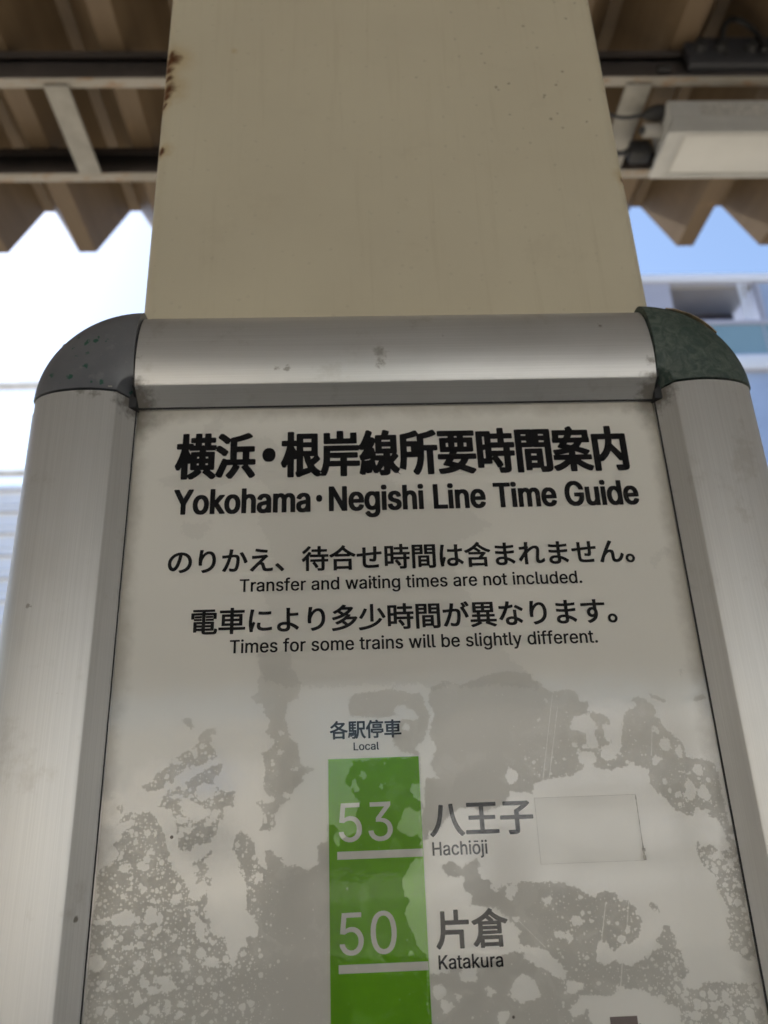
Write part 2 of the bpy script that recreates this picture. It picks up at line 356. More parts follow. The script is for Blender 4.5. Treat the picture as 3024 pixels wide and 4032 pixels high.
# ------------------------------------------------------------------ canopy roof
roof = empty("canopy_roof", (0, -4, 2.19), "brown corrugated canopy roof on thin rusty purlins above the column", "roof")
PITCH, DEP, Z0, YE, YB = .3394, .203, 2.19, 2.165, -12.2
VX = -1.040
pro = []
k0 = -26
for k in range(-39, 45):
    v = VX + PITCH*k
    pro += [(v-.0335, Z0), (v+.0335, Z0), (v+.1500, Z0+DEP), (v+.1894, Z0+DEP)]
T = .0035
rb = bmesh.new()
def strip(zoff):
    return [(rb.verts.new((x, YB, z+zoff)), rb.verts.new((x, YE, z+zoff))) for x, z in pro]
lo, hi = strip(0), strip(T)
for a in range(len(pro)-1):
    rb.faces.new((lo[a][0], lo[a+1][0], lo[a+1][1], lo[a][1])); rb.faces.new((hi[a][0], hi[a][1], hi[a+1][1], hi[a+1][0]))
    for e in (0, 1): rb.faces.new((lo[a][e], hi[a][e], hi[a+1][e], lo[a+1][e]))
part("roof_sheet", rb, M_ROOF, roof, 15)
def channel(y0, d, zt, zb, xa, xb):
    t = .006; bm = bmesh.new()
    pr = [(y0, zt), (y0+d, zt), (y0+d, zb), (y0, zb), (y0, zb+.018), (y0+t*.5, zb+.018), (y0+t*.5, zb+t), (y0+d-t, zb+t), (y0+d-t, zt-t), (y0+t*.5, zt-t), (y0+t*.5, zt-.024), (y0, zt-.024)]
    return prism(bm, pr, lambda y, z: (xa, y, z), lambda y, z: (xb, y, z))
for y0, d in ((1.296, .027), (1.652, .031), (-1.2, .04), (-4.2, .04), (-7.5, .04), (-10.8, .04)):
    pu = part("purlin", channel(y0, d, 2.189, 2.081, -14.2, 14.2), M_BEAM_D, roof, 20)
    part("bottom_flange", B(-14.2, 14.2, y0-.002, y0+d+.003, 2.075, 2.0805, .001), M_BEAM, pu)
part("brace", B(-.893, -.823, 1.312, 1.640, 2.064, 2.0745, .001), M_BRACE, roof)
part("brace", B(.817, .893, 1.312, 1.640, 2.064, 2.0745, .001), M_BRACE, roof)

# ------------------------------------------------------------------ strip light under the purlins
lx0, lx1 = .945, 2.25
lamp = empty("strip_light", (1.6, 1.42, 2.08), "white box strip light hanging unlit under the canopy purlins", "lamp")
lb = bmesh.new()
prism(lb, [(1.352, 1.970), (1.352, 2.046), (1.362, 2.052), (1.486, 2.052), (1.496, 2.046), (1.496, 1.970)], lambda y, z: (lx0+.008, y, z), lambda y, z: (lx1-.008, y, z))
part("housing", lb, M_WHITEP, lamp)
# flared tray with a recessed lens
tb = bmesh.new()
def ring(inset, z, yin=None):
    yi = inset if yin is None else yin
    return [tb.verts.new(p) for p in ((lx0+inset, 1.334+yi, z), (lx1-inset, 1.334+yi, z), (lx1-inset, 1.507-yi, z), (lx0+inset, 1.507-yi, z))]
rings = [ring(.004, 1.971, .004), ring(.001, 1.964, -.001), ring(-.003, 1.944, -.001), ring(-.008, 1.938, 0), ring(-.024, 1.902, -.003), ring(-.022, 1.897, -.002), ring(.004, 1.897, .006), ring(.026, 1.902, .010), ring(.034, 1.905, .012)]
for A, C2 in zip(rings, rings[1:]):
    for q in range(4): tb.faces.new((A[q], A[(q+1) % 4], C2[(q+1) % 4], C2[q]))
tb.faces.new(rings[0]); tb.faces.new(rings[-1])
bmesh.ops.bevel(tb, geom=[e for e in tb.edges if abs(e.verts[0].co.z-e.verts[1].co.z) > .002], offset=.003, segments=2, affect='EDGES')
part("tray", tb, M_WHITEP, lamp, 25)
part("lens_seal", B(lx0+.0325, lx1-.0325, 1.3455, 1.4955, 1.9045, 1.9065, .0006), M_GREYP, lamp)
part("lens", B(lx0+.036, lx1-.036, 1.349, 1.492, 1.9025, 1.9043, .0008), M_LENS, lamp)
sl_ = NT("rating_label"); nz = sl_.noise(30, 2, .6, sl_.scale((4.5, 1, 3))); _x, _y, _z = sl_.xyz()
ln = sl_.step(sl_.math('SINE', sl_.math('MULTIPLY', _z, 520)), -.1, .2)
sl_.base(sl_.mix(sl_.math('MULTIPLY', sl_.math('MULTIPLY', ln, sl_.step(nz, .42, .55)), .6), (.47, .46, .43), (.10, .10, .10)), .5)
part("rating_label", B(1.045, 1.245, 1.3505, 1.3518, 1.984, 2.036), sl_.m, lamp)
for xx in (1.18, 2.05): part("hanger", B(xx, xx+.03, 1.415, 1.435, 2.0525, 2.080, .001), M_GREYP, lamp)
gl_ = tube(bmesh.new(), [(lx0+.006, 1.435, 2.017), (lx0-.044, 1.435, 2.017)], .021, 20)
part("cable_gland", gl_, M_GREYP, lamp)
part("gland_nut", tube(bmesh.new(), [(lx0-.0441, 1.435, 2.017), (lx0-.056, 1.435, 2.017)], .012, 6), M_DARKP, lamp)

# cables and black connectors between lamp and column
pc = empty("lamp_power_cable", (.90, 1.40, 2.05), "thin black cable with a plug running from lamp to column", "cable")
cp = smooth_path([(.927, 1.40, 2.052), (.88, 1.40, 2.040), (.82, 1.39, 2.022), (.74, 1.36, 2.008), (.60, 1.34, 2.0), (.2, 1.2, 2.02), (.10, .5, 2.10), (.05, .342, 2.12)], 6)
part("cable", tube(bmesh.new(), cp, .0055, 8), M_DARKP, pc)
pb = tube(bmesh.new(), [(.962, 1.400, 2.050), (.958, 1.40, 2.051), (.935, 1.40, 2.050), (.915, 1.40, 2.047), (.900, 1.40, 2.044), (.890, 1.40, 2.042)], [.010, .023, .025, .021, .015, .007], 16)
part("plug", pb, M_BLACK, pc)
pc2 = empty("terminal_box", (.90, 1.50, 2.0), "black cable terminal box beside the lower corner of the strip light", "junction box")
part("casing", B(.868, .934, 1.470, 1.520, 1.965, 2.022, .009, 3), M_BLACK, pc2)
part("cable", tube(bmesh.new(), smooth_path([(.870, 1.495, 1.992), (.83, 1.49, 1.982), (.78, 1.47, 1.976), (.6, 1.42, 1.99), (.2, 1.2, 2.0), (.12, .5, 2.05), (.08, .342, 2.07)], 6), .008, 8), M_DARKP, pc2)
part("cable_entry", tube(bmesh.new(), [(.8725, 1.495, 1.993), (.852, 1.495, 1.988)], [.014, .010], 12), M_BLACK, pc2)

# black cable duct along the purlin, with bolts and a looped cable
du = empty("cable_duct", (1.8, 1.27, 2.15), "black cable duct bolted along the purlin above the strip light", "duct")
part("channel", B(.998, 2.8, 1.268, 1.2955, 2.098, 2.212, .004), M_DARKP, du)
for bx in (1.038, 1.098, 1.192, 1.262, 1.46, 1.52, 1.7):
    part("clip", tube(bmesh.new(), [(bx, 1.2675, 2.158), (bx, 1.248, 2.158)], [.019, .015], 14), M_BLACK, du)
part("drain_cap", B(.905, .945, 1.278, 1.2955, 2.090, 2.112, .005), M_BLACK, du)
lp = [(1.166 + .060*math.cos(a), 1.255 + .006*math.sin(a*2), 2.172 + .098*math.sin(a)) for a in [R(t) for t in range(-24, 205, 12)]]
tag(part("looped_cable", tube(bmesh.new(), lp, .0085, 10), M_BLACK), "black cable looping up out of the cable duct", "cable")

# ------------------------------------------------------------------ station overpass behind, right
ov = empty("station_overpass", (6, 8.5, -2.4), "blue grey elevated station corridor with a pale fascia beyond the canopy", "overpass")
part("roof_fascia", B(2.4, 14, 8.0, 8.12, 6.585, 6.70, .01), M_FASC, ov)
part("roof_slab", B(2.4, 14, 8.125, 10.6, 6.60, 6.69), M_FASC, ov)
part("soffit", B(4.12, 5.25, 8.125, 9.2, 6.56, 6.595), M_CEIL, ov)
part("end_panel", B(2.4, 4.118, 8.03, 8.75, 5.915, 6.583), M_LAV, ov)
part("back_wall", B(4.12, 5.25, 8.70, 8.78, 5.90, 6.558), M_DARKW, ov)
part("rail", B(2.4, 14, 8.0, 8.10, 5.915, 5.985, .01), M_LAV, ov)
part("parapet", B(2.4, 14, 8.02, 8.09, 5.445, 5.913), M_TEAL, ov)
part("parapet_cap", B(2.4, 14, 8.0, 8.018, 5.445, 5.475), M_BLUEG, ov)
for i in range(8): part("panel_joint", B(3.1+i*1.05, 3.118+i*1.05, 8.012, 8.0185, 5.477, 5.905), M_LAV, ov)
part("floor_beam", B(2.4, 14, 7.97, 8.2, 5.245, 5.443, .01), M_FASC, ov)
part("floor_slab", B(2.4, 14, 8.21, 10.6, 5.26, 5.43), M_FASC, ov)
part("pipe", tube(bmesh.new(), [(5.045, 8.05, 5.99), (5.045, 8.05, 6.58)], .020, 10), M_FASC, ov)
part("pipe", tube(bmesh.new(), [(5.115, 8.05, 5.99), (5.115, 8.05, 6.58)], .012, 10), M_FASC, ov)
for i, mx in enumerate((5.25, 6.4, 7.55, 8.7, 9.85, 11)):
    g = part("glazing", B(mx+.05, mx+1.15, 8.05, 8.08, 5.987, 6.583), M_BLUEG, ov)
    part("mullion", B(mx, mx+.048, 8.03, 8.09, 5.987, 6.583), M_LAV, ov)
for i in range(12):
    mx = 2.4 + i*.97
    part("lower_glazing", B(mx+.06, mx+.96, 8.06, 8.09, -2.4, 5.243), M_BLUEG if i % 3 else M_BROWN, ov)
    part("post", B(mx, mx+.058, 8.03, 8.12, -2.4, 5.243), M_FASC, ov)

# ------------------------------------------------------------------ left background
def wire(z, r, label):
    o = part("overhead_wire", tube(bmesh.new(), [(-60.03 + 3.1235*i, 8, z) for i in range(21)], r, 10), M_WIRE)
    return tag(o, label, "wire", "overhead wires left of the sign")
wire(5.19, .055, "upper grey overhead wire crossing the sky left of the sign")
wire(4.045, .05, "lower grey overhead wire just above the pale building's roof line")
pbld = empty("pale_building", (-16, 24, -2.4), "pale white building with horizontal ledges at the left edge of the photo", "building")
part("wall", B(-30, -5, 20, 28, -2.4, 9.40), M_WALLW, pbld)
for i in range(16):
    zz = 9.36 - i*.62
    part("ledge", B(-30.1, -4.9, 19.82, 19.998, zz-.12, zz, .01), M_FASC, pbld)
for i in range(15):
    zz = 9.36 - i*.62
    part("window_band", B(-29.5, -5.4, 19.95, 19.997, zz-.5, zz-.2), M_FASC, pbld)

# ------------------------------------------------------------------ what the cover sheet mirrors: the far side of the station; also added side blockers
for sx, nm in ((-1, "dark brown unseen light blocker added on the platform to the left of the column"), (1, "dark brown unseen light blocker added on the platform to the right of the column")):
    tag(part("side_blocker", B(min(9*sx, 12*sx), max(9*sx, 12*sx), -6, 1.2, -1.55, 2.15, .02), M_BROWN), nm, "light blocker", "unseen light blockers beside the column")  # unseen blocks added to darken what the side rail bevels reflect
rbld = empty("rear_building", (-14, -32, -2.4), "long beige building with a flat roof across the tracks behind the camera", "building")
part("wall", B(-40, -3.2, -38, -32, -2.4, 4.3), M_WALLB, rbld)
for i in range(9):
    x = -39 + i*4
    part("window", B(x, x+2.4, -31.997, -31.95, -.3, 1.0), M_DARKW if i % 3 else M_CEIL, rbld)
    part("window", B(x, x+2.4, -31.997, -31.95, 2.0, 3.1), M_DARKW if i % 2 else M_BLUEG, rbld)
part("roof", B(-40.4, -2.9, -38.5, -31.4, 4.302, 4.6), M_CEIL, rbld)
wbld = empty("white_building", (16, -26, -2.4), "white building with grey window bands across the tracks behind the camera", "building")
part("wall", B(3.0, 34, -36, -26, -2.4, 3.9), M_WALLW, wbld)
for zz in (-.9, .9, 2.6): part("window_band", B(6.0, 30, -25.998, -25.94, zz, zz+.62), M_CEIL, wbld)
part("doorway", B(3.8, 5.0, -25.998, -25.95, -2.3, .2), M_DARKW, wbld)
for x in (-6.4, -1.1, 4.6):
    cpst = part("canopy_post", B(x, x+.22, -12.1, -11.9, -1.55, 2.185, .01), M_COL)
    tag(cpst, {-6.4: "cream steel canopy post on the platform edge behind the camera, near the beige building", -1.1: "cream steel canopy post on the platform edge straight behind the camera", 4.6: "cream steel canopy post on the platform edge in front of the white building"}[x], "post", "canopy posts behind the camera")
rf = empty("trackside_fence", (0, -22, -2.4), "grey panel fence along the track behind the camera", "fence")
part("panel", B(-25, 25, -22, -21.94, -2.3, -1.25), M_GREYP, rf)
for i in range(26): part("post", B(-25+2*i, -24.92+2*i, -21.938, -21.86, -2.4, -1.15), M_GREYP, rf)

# ------------------------------------------------------------------ the sign
sign = empty("time_guide_sign", (0, .0, -.62), "travel time sign in an aluminium frame with dark rounded corners on the column", "sign")
HX, ZT, ZB = .150, .2357, -.60
part("back_box", B(-.2, .2, .004, .0195, ZB-.05, ZT+.05, .002), M_AZ, sign)
part("paper", B(-HX-.004, HX+.004, .0010, .0030, ZB-.004, ZT+.004), M_PAPER, sign)
def rail_profile(w):
    p = [(0, -.004), (0, 0), (.0078, .0110)]
    for k in range(1, 5):
        a = R(150 - 10*k); p.append((.0100+.0022*math.cos(a), .0108+.0022*math.sin(a)))
    for k in range(0, 9):
        u = .0112 + .0030*k; p.append((u, .0130 + .0024*(1-((u-.0262)/.0165)**2)))
    rx = w-.0352; d1 = p[-1][1]
    for k in range(1, 13):
        a = R(78 - 6.4*k); p.append((.0352+rx*(math.cos(a)-math.cos(R(78)))/(1-math.cos(R(78)))*.999, -.0015+(d1+.0015)*math.sin(a)/math.sin(R(78))))
    p.append((w, -.012)); p.append((.012, -.0122)); return p
pt = rail_profile(.0620); ps = rail_profile(.0585)
part("top_rail", prism(bmesh.new(), pt, lambda u, d: (-HX+.0008, -d, ZT+u), lambda u, d: (HX-.0008, -d, ZT+u)), M_AX, sign, 28)
part("bottom_rail", prism(bmesh.new(), pt, lambda u, d: (-HX+.0008, -d, ZB-u), lambda u, d: (HX-.0008, -d, ZB-u)), M_AX, sign, 28)
ZJ = .2415
for sx in (-1, 1):
    rail = part("side_rail", prism(bmesh.new(), ps, lambda u, d: (sx*(HX+u), -d, ZB-.005), lambda u, d: (sx*(HX+u), -d, ZJ-.0008)), M_AZ, sign, 28)
    fl = [(.0570, -.0045), (.0588, -.0030), (.0640, -.0110), (.0645, -.0130), (.0640, -.0150), (.0570, -.0150)]
    part("edge_strip", prism(bmesh.new(), fl, lambda u, d: (sx*(HX+u), -d, ZB-.005), lambda u, d: (sx*(HX+u), -d, ZJ-.001)), M_AZ, rail, 28)
def corner(sx, sz, zc, mat, label):
    bm = bmesh.new(); N = 28; rings = []
    pc_ = rail_profile(.0592)
    pc_ = [(max(u, .0004), d*1.05+.0006) for u, d in pc_]
    for k in range(N+1):
        a = R(90)*k/N
        # elliptical blend between the taller top rail and the side rail
        s_ = 1.0 + .012*math.sin(a)
        rings.append([bm.verts.new((sx*(HX + u*math.cos(a)*1.0), -d, zc + sz*u*math.sin(a)*s_)) for u, d in pc_])
    n = len(pc_)
    for A, C2 in zip(rings, rings[1:]):
        for i in range(n): bm.faces.new((A[i], A[(i+1) % n], C2[(i+1) % n], C2[i]))
    bm.faces.new(rings[0]); bm.faces.new(rings[-1][::-1])
    o = part("corner_cap", bm, mat, sign, 28)
    if label: o["label"] = label
    return o
cl = corner(-1, 1, ZJ, M_CW, "blue grey corner cap with dark green specks")
cr = corner(1, 1, ZJ, M_CG, "dark green corner cap with wrinkled skin")
corner(-1, -1, ZB-.0055, M_CG, None); corner(1, -1, ZB-.0055, M_CG, None)
# the short wall filling the step between top rail and caps
for sx in (-1, 1):
    part("gasket_and_shade", B(min(sx*(HX-.0007), sx*(HX+.004)), max(sx*(HX-.0007), sx*(HX+.004)), -.0055, .003, ZT-.001, ZJ+.012, .0008), M_BLACK, sign)
    prg = [(u, d-.0009) for u, d in rail_profile(.0612)]
    part("gasket_and_shade", prism(bmesh.new(), prg, lambda u, d: (sx*(HX-.002), -d, ZT+.001+u), lambda u, d: (sx*(HX+.001), -d, ZT+.001+u)), M_BLACK, sign)
    prs = [(u, d-.0009) for u, d in rail_profile(.0578)]
    part("gasket_and_shade", prism(bmesh.new(), prs, lambda u, d: (sx*(HX+u), -d, ZJ-.002), lambda u, d: (sx*(HX+u), -d, ZJ+.001)), M_BLACK, sign)
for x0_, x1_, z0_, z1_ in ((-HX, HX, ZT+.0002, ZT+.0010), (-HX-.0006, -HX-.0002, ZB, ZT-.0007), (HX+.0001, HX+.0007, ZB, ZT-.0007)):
    part("gasket_and_shade", B(x0_, x1_, -.0013, .0006, z0_, z1_), M_BLACK, sign)  # thin black strips stand in for the shadow gap between bevel and panel
# frayed tan tape on the outer curve of the green cap
tp = bmesh.new(); prev = None; rnd = random.Random(4)
for k in range(15):
    a = R(73 - 2.3*k); wv = .0022*math.sin(math.pi*(k+.4)/15.5)**.6 + rnd.uniform(0, .0004)
    q = [tp.verts.new((HX + (.0592*math.cos(a))*1.012+o_*math.cos(a), -dd, ZJ + .0592*1.018*math.sin(a)+o_*math.sin(a))) for o_, dd in ((.0008, .0015-wv), (.0014, .0015+wv), (-.0004, .0030+wv))]
    if prev:
        for i in range(3): tp.faces.new((prev[i], prev[(i+1) % 3], q[(i+1) % 3], q[i]))
    prev = q
part("peeling_tape", tp, simple("tan_tape", (.42, .31, .18), .7, 0, .3, 200), cr)
# pale scuffed line along the lower lip of the left cap
sc_ = bmesh.new()
for (a0, a1) in ((.0155, .0205), (.0230, .0262), (.0275, .0300), (.0330, .0345), (.0110, .0135)):
    box(sc_, -HX-a1, -HX-a0, -.0152, -.0146, ZJ+.0012, ZJ+.0018)
part("scuff", sc_, simple("pale_scuff", (.5, .47, .40), .7, 0, .3, 300), cl)

# --- printing -----------------------------------------------------
GLY = {
 'A横': (1.0, [[368, -106, 351, -100, 309, -59, 306, -91, 291, -102, 174, -104, 155, -99, 144, -80, 143, 144, 103, 90, 86, 86, 45, 86, 28, 90, 19, 99, -18, 161, -18, 189, 22, 253, 81, 380, 127, 526, 30, 529, 11, 535, 2, 553, 5, 636, 14, 645, 30, 650, 143, 651, 144, 841, 148, 853, 161, 862, 278, 865, 299, 858, 308, 841, 309, 651, 409, 647, 424, 637, 427, 614, 434, 610, 466, 611, 466, 659, 378, 661, 359, 667, 350, 684, 350, 749, 359, 767, 376, 772, 466, 774, 467, 841, 469, 851, 478, 860, 501, 865, 603, 865, 622, 860, 631, 851, 633, 841, 633, 776, 643, 773, 697, 774, 698, 841, 701, 851, 709, 860, 732, 865, 834, 865, 853, 860, 862, 851, 864, 841, 866, 774, 957, 773, 976, 767, 985, 749, 985, 684, 981, 672, 957, 661, 866, 659, 866, 611, 978, 610, 998, 605, 1008, 586, 1006, 509, 997, 501, 980, 496, 747, 496, 744, 476, 749, 473, 943, 473, 959, 468, 968, 459, 968, 99, 959, 90, 943, 86, 858, 84, 1007, -13, 1018, -30, 1016, -49, 953, -101, 930, -106, 893, -106, 876, -101, 784, -36, 679, 28, 675, 41, 678, 55, 710, 84, 628, 85, 626, 82, 653, 62, 656, 43, 644, 24, 606, -5, 524, -56, 430, -102, 414, -106], [310, -5, 416, 44, 473, 84, 393, 86, 369, 97, 365, 109, 361, 225, 308, 224], [528, 191, 576, 191, 576, 226, 528, 226], [745, 191, 803, 191, 803, 226, 745, 226], [528, 332, 576, 332, 576, 366, 528, 366], [745, 332, 803, 332, 803, 366, 745, 366], [361, 420, 364, 420, 367, 459, 382, 470, 574, 473, 577, 493, 572, 496, 349, 496, 330, 502, 324, 509, 320, 528, 311, 529, 309, 491], [634, 611, 697, 611, 697, 659, 634, 659]]),
 'A浜': (1.0, [[351, -106, 336, -101, 271, -51, 265, -36, 267, -22, 339, 43, 375, 82, 422, 147, 439, 176, 436, 179, 294, 178, 197, -20, 172, -66, 161, -76, 143, -81, 93, -79, 16, -41, 5, -30, 5, -5, 72, 114, 172, 312, 191, 319, 232, 319, 278, 298, 355, 298, 360, 303, 360, 680, 318, 632, 295, 627, 257, 627, 241, 632, 159, 691, 63, 749, 51, 761, 51, 786, 101, 845, 118, 850, 164, 850, 184, 843, 253, 806, 359, 737, 370, 752, 380, 758, 601, 803, 776, 856, 826, 856, 843, 851, 920, 795, 922, 778, 911, 760, 789, 721, 532, 664, 531, 576, 536, 573, 951, 573, 970, 568, 978, 560, 981, 476, 972, 458, 953, 452, 845, 451, 844, 301, 978, 298, 995, 293, 1006, 274, 1004, 193, 995, 184, 978, 179, 813, 178, 928, 65, 975, 11, 999, -22, 999, -47, 991, -56, 920, -95, 870, -98, 851, -93, 752, 24, 657, 118, 654, 132, 658, 145, 709, 178, 547, 179, 545, 176, 595, 160, 604, 151, 606, 141, 604, 124, 562, 59, 502, -16, 418, -99, 397, -106], [532, 299, 672, 299, 672, 451, 532, 451], [201, 371, 186, 376, 124, 420, -7, 500, -8, 526, 42, 589, 61, 594, 103, 594, 120, 589, 243, 522, 311, 473, 314, 455, 310, 441, 264, 377, 245, 371]]),
 'A・': (1.0, [[457, 251, 422, 261, 394, 278, 366, 309, 357, 326, 348, 355, 346, 389, 351, 416, 363, 447, 403, 489, 464, 510, 536, 510, 597, 489, 637, 447, 652, 405, 652, 355, 635, 309, 606, 278, 566, 257, 541, 250]]),
 'A根': (1.0, [[180, -104, 164, -98, 154, -80, 153, 161, 114, 105, 97, 100, 53, 101, 39, 105, 28, 116, -8, 180, -12, 197, -10, 211, 35, 280, 74, 361, 102, 428, 139, 547, 136, 552, 30, 552, 11, 558, 2, 576, 5, 659, 14, 668, 30, 673, 153, 674, 154, 839, 158, 853, 166, 860, 189, 865, 293, 864, 317, 853, 321, 839, 321, 678, 326, 673, 380, 674, 381, 797, 391, 815, 407, 820, 895, 821, 916, 815, 925, 795, 923, 347, 976, 289, 981, 268, 977, 255, 946, 228, 826, 145, 841, 125, 892, 76, 1008, 5, 1008, -22, 959, -85, 951, -93, 934, -98, 891, -98, 874, -93, 817, -61, 739, 2, 734, -12, 722, -22, 528, -78, 466, -102, 416, -104, 397, -99, 386, -89, 354, -20, 357, -3, 374, 13, 381, 30, 381, 272, 378, 276, 321, 270, 318, -91, 309, -99, 293, -104], [553, 66, 664, 91, 603, 207, 562, 328, 557, 331, 552, 326], [751, 270, 793, 299, 829, 330, 728, 330], [553, 449, 753, 448, 756, 518, 751, 521, 555, 521], [378, 453, 381, 457, 380, 551, 322, 551, 321, 536], [553, 634, 753, 633, 756, 701, 751, 704, 555, 704]]),
 'A岸': (1.0, [[522, -104, 505, -98, 496, -80, 496, 103, 493, 108, 222, 107, 193, 18, 172, -26, 141, -75, 126, -85, 76, -87, 57, -83, -11, -27, -12, -1, 12, 34, 45, 109, 67, 203, 73, 270, 78, 539, 86, 547, 105, 552, 953, 552, 973, 547, 983, 528, 983, 459, 974, 442, 955, 436, 245, 434, 247, 397, 264, 400, 916, 400, 934, 395, 943, 386, 946, 307, 943, 297, 934, 288, 916, 283, 672, 283, 669, 228, 674, 225, 980, 222, 994, 214, 998, 201, 998, 132, 994, 120, 986, 113, 968, 108, 670, 107, 666, -91, 657, -99, 641, -104], [241, 226, 493, 225, 496, 280, 246, 286], [105, 582, 88, 589, 79, 607, 79, 803, 83, 816, 97, 824, 220, 827, 241, 821, 250, 803, 250, 705, 255, 700, 411, 701, 413, 843, 422, 860, 441, 867, 559, 867, 583, 855, 587, 841, 591, 700, 755, 701, 756, 803, 760, 816, 774, 824, 901, 827, 918, 822, 926, 814, 929, 605, 925, 593, 911, 584]]),
 'A線': (1.0, [[534, -106, 520, -101, 511, -93, 489, -25, 439, -54, 382, -56, 368, -51, 358, -43, 311, 18, 310, -20, 299, -37, 228, -52, 184, -52, 166, -46, 155, -28, 141, -73, 132, -81, 118, -85, 59, -83, 1, -62, -10, -51, -12, -34, 14, 59, 36, 199, 42, 216, 19, 230, -4, 295, -6, 316, 3, 331, 22, 340, 42, 357, 112, 447, 76, 442, 39, 442, 21, 447, 13, 455, -12, 536, -8, 549, 28, 579, 81, 661, 129, 753, 169, 849, 180, 862, 197, 867, 241, 867, 323, 834, 333, 816, 331, 797, 292, 716, 347, 712, 401, 683, 404, 734, 407, 745, 416, 754, 434, 758, 566, 759, 594, 851, 605, 862, 622, 867, 664, 867, 761, 842, 768, 834, 771, 818, 747, 761, 749, 759, 928, 758, 945, 754, 954, 745, 956, 382, 952, 368, 936, 357, 983, 316, 987, 297, 984, 286, 967, 268, 860, 174, 883, 141, 928, 94, 1006, 39, 1010, 26, 1008, 9, 953, -56, 936, -60, 893, -60, 876, -56, 842, -32, 774, 31, 766, -47, 753, -71, 736, -85, 711, -95, 668, -104], [534, 14, 603, 14, 603, 97], [414, 111, 421, 114, 447, 147, 483, 209, 382, 212], [154, 214, 232, 224, 271, 239, 273, 249, 270, 252, 230, 246, 116, 224, 120, 219], [788, 307, 793, 306, 814, 327, 835, 355, 774, 355], [420, 324, 601, 325, 604, 353, 599, 356, 432, 356, 411, 364], [401, 393, 404, 401, 403, 596, 334, 489, 366, 481, 374, 472], [572, 468, 786, 467, 789, 501, 784, 504, 574, 504], [572, 614, 786, 613, 789, 647, 784, 650, 574, 650]]),
 'A所': (1.0, [[66, -106, 50, -101, -9, -54, -19, -34, 20, 76, 44, 214, 50, 320, 50, 741, 54, 755, 78, 767, 205, 786, 305, 807, 418, 844, 461, 844, 478, 839, 532, 771, 541, 769, 743, 811, 864, 852, 909, 852, 928, 846, 983, 778, 985, 759, 974, 742, 876, 709, 761, 681, 664, 664, 658, 657, 659, 526, 976, 525, 995, 520, 1004, 511, 1006, 428, 998, 411, 978, 404, 890, 401, 890, -76, 885, -91, 861, -102, 749, -102, 730, -97, 721, -89, 719, 401, 664, 404, 658, 401, 656, 305, 646, 214, 616, 91, 587, 18, 554, -39, 501, -100, 480, -106, 441, -106, 424, -101, 365, -51, 356, -34, 361, -16, 397, 27, 422, 70, 449, 130, 475, 232, 479, 266, 476, 273, 459, 269, 218, 268, 198, 93, 174, -1, 156, -53, 137, -93, 128, -101, 111, -106], [222, 386, 322, 386, 322, 495, 222, 495], [482, 607, 485, 611, 482, 718, 378, 690, 221, 661, 224, 615, 459, 615]]),
 'A要': (1.0, [[832, -104, 689, -53, 551, -13, 434, -52, 284, -83, 128, -102, 70, -102, 46, -91, 13, -20, 15, -1, 24, 8, 203, 27, 303, 47, 147, 81, 138, 99, 140, 114, 214, 205, 36, 206, 18, 211, 9, 220, 6, 230, 9, 309, 18, 318, 36, 323, 295, 323, 318, 357, 314, 360, 99, 361, 82, 365, 74, 374, 71, 643, 74, 658, 82, 666, 99, 671, 291, 671, 294, 701, 289, 704, 51, 704, 32, 709, 24, 718, 21, 730, 21, 799, 30, 817, 51, 823, 945, 823, 966, 818, 973, 811, 977, 799, 977, 728, 974, 718, 966, 709, 947, 704, 701, 704, 696, 701, 699, 671, 907, 671, 924, 666, 932, 658, 935, 386, 930, 371, 905, 360, 514, 360, 492, 326, 499, 323, 966, 323, 984, 318, 992, 311, 996, 299, 996, 230, 986, 213, 966, 206, 795, 206, 751, 138, 702, 84, 705, 80, 932, 10, 959, -1, 968, -9, 971, -22, 968, -35, 900, -99, 882, -104], [513, 128, 557, 158, 585, 186, 597, 206, 418, 206, 380, 159], [239, 474, 293, 474, 293, 557, 239, 557], [461, 474, 526, 474, 526, 557, 461, 557], [697, 474, 766, 474, 766, 557, 697, 557], [461, 672, 526, 672, 526, 703, 461, 703]]),
 'A時': (1.0, [[611, -104, 596, -99, 586, -86, 561, -14, 564, 7, 541, 11, 527, 20, 476, 104, 414, 181, 410, 116, 408, 105, 399, 96, 380, 92, 197, 92, 191, 24, 182, 15, 166, 11, 55, 11, 39, 15, 30, 23, 27, 39, 27, 774, 30, 786, 38, 795, 57, 800, 382, 800, 399, 795, 408, 786, 414, 746, 580, 746, 583, 843, 593, 860, 614, 867, 724, 867, 743, 860, 752, 845, 753, 747, 943, 746, 959, 741, 968, 733, 971, 653, 968, 643, 959, 634, 941, 629, 757, 629, 752, 626, 755, 552, 984, 552, 1003, 546, 1012, 528, 1012, 457, 1002, 439, 984, 433, 886, 430, 886, 372, 974, 371, 998, 359, 1002, 347, 1002, 280, 999, 267, 984, 257, 886, 251, 885, -5, 879, -43, 868, -62, 853, -77, 797, -97, 726, -104], [690, 16, 705, 15, 714, 20, 714, 253, 557, 254, 647, 143, 681, 86, 683, 70, 679, 57, 623, 18], [195, 211, 244, 214, 244, 386, 241, 392, 194, 389], [411, 234, 444, 253, 411, 253], [411, 372, 711, 371, 714, 430, 709, 433, 414, 433], [195, 509, 244, 511, 244, 676, 241, 681, 194, 678], [411, 553, 582, 553, 582, 628, 411, 628]]),
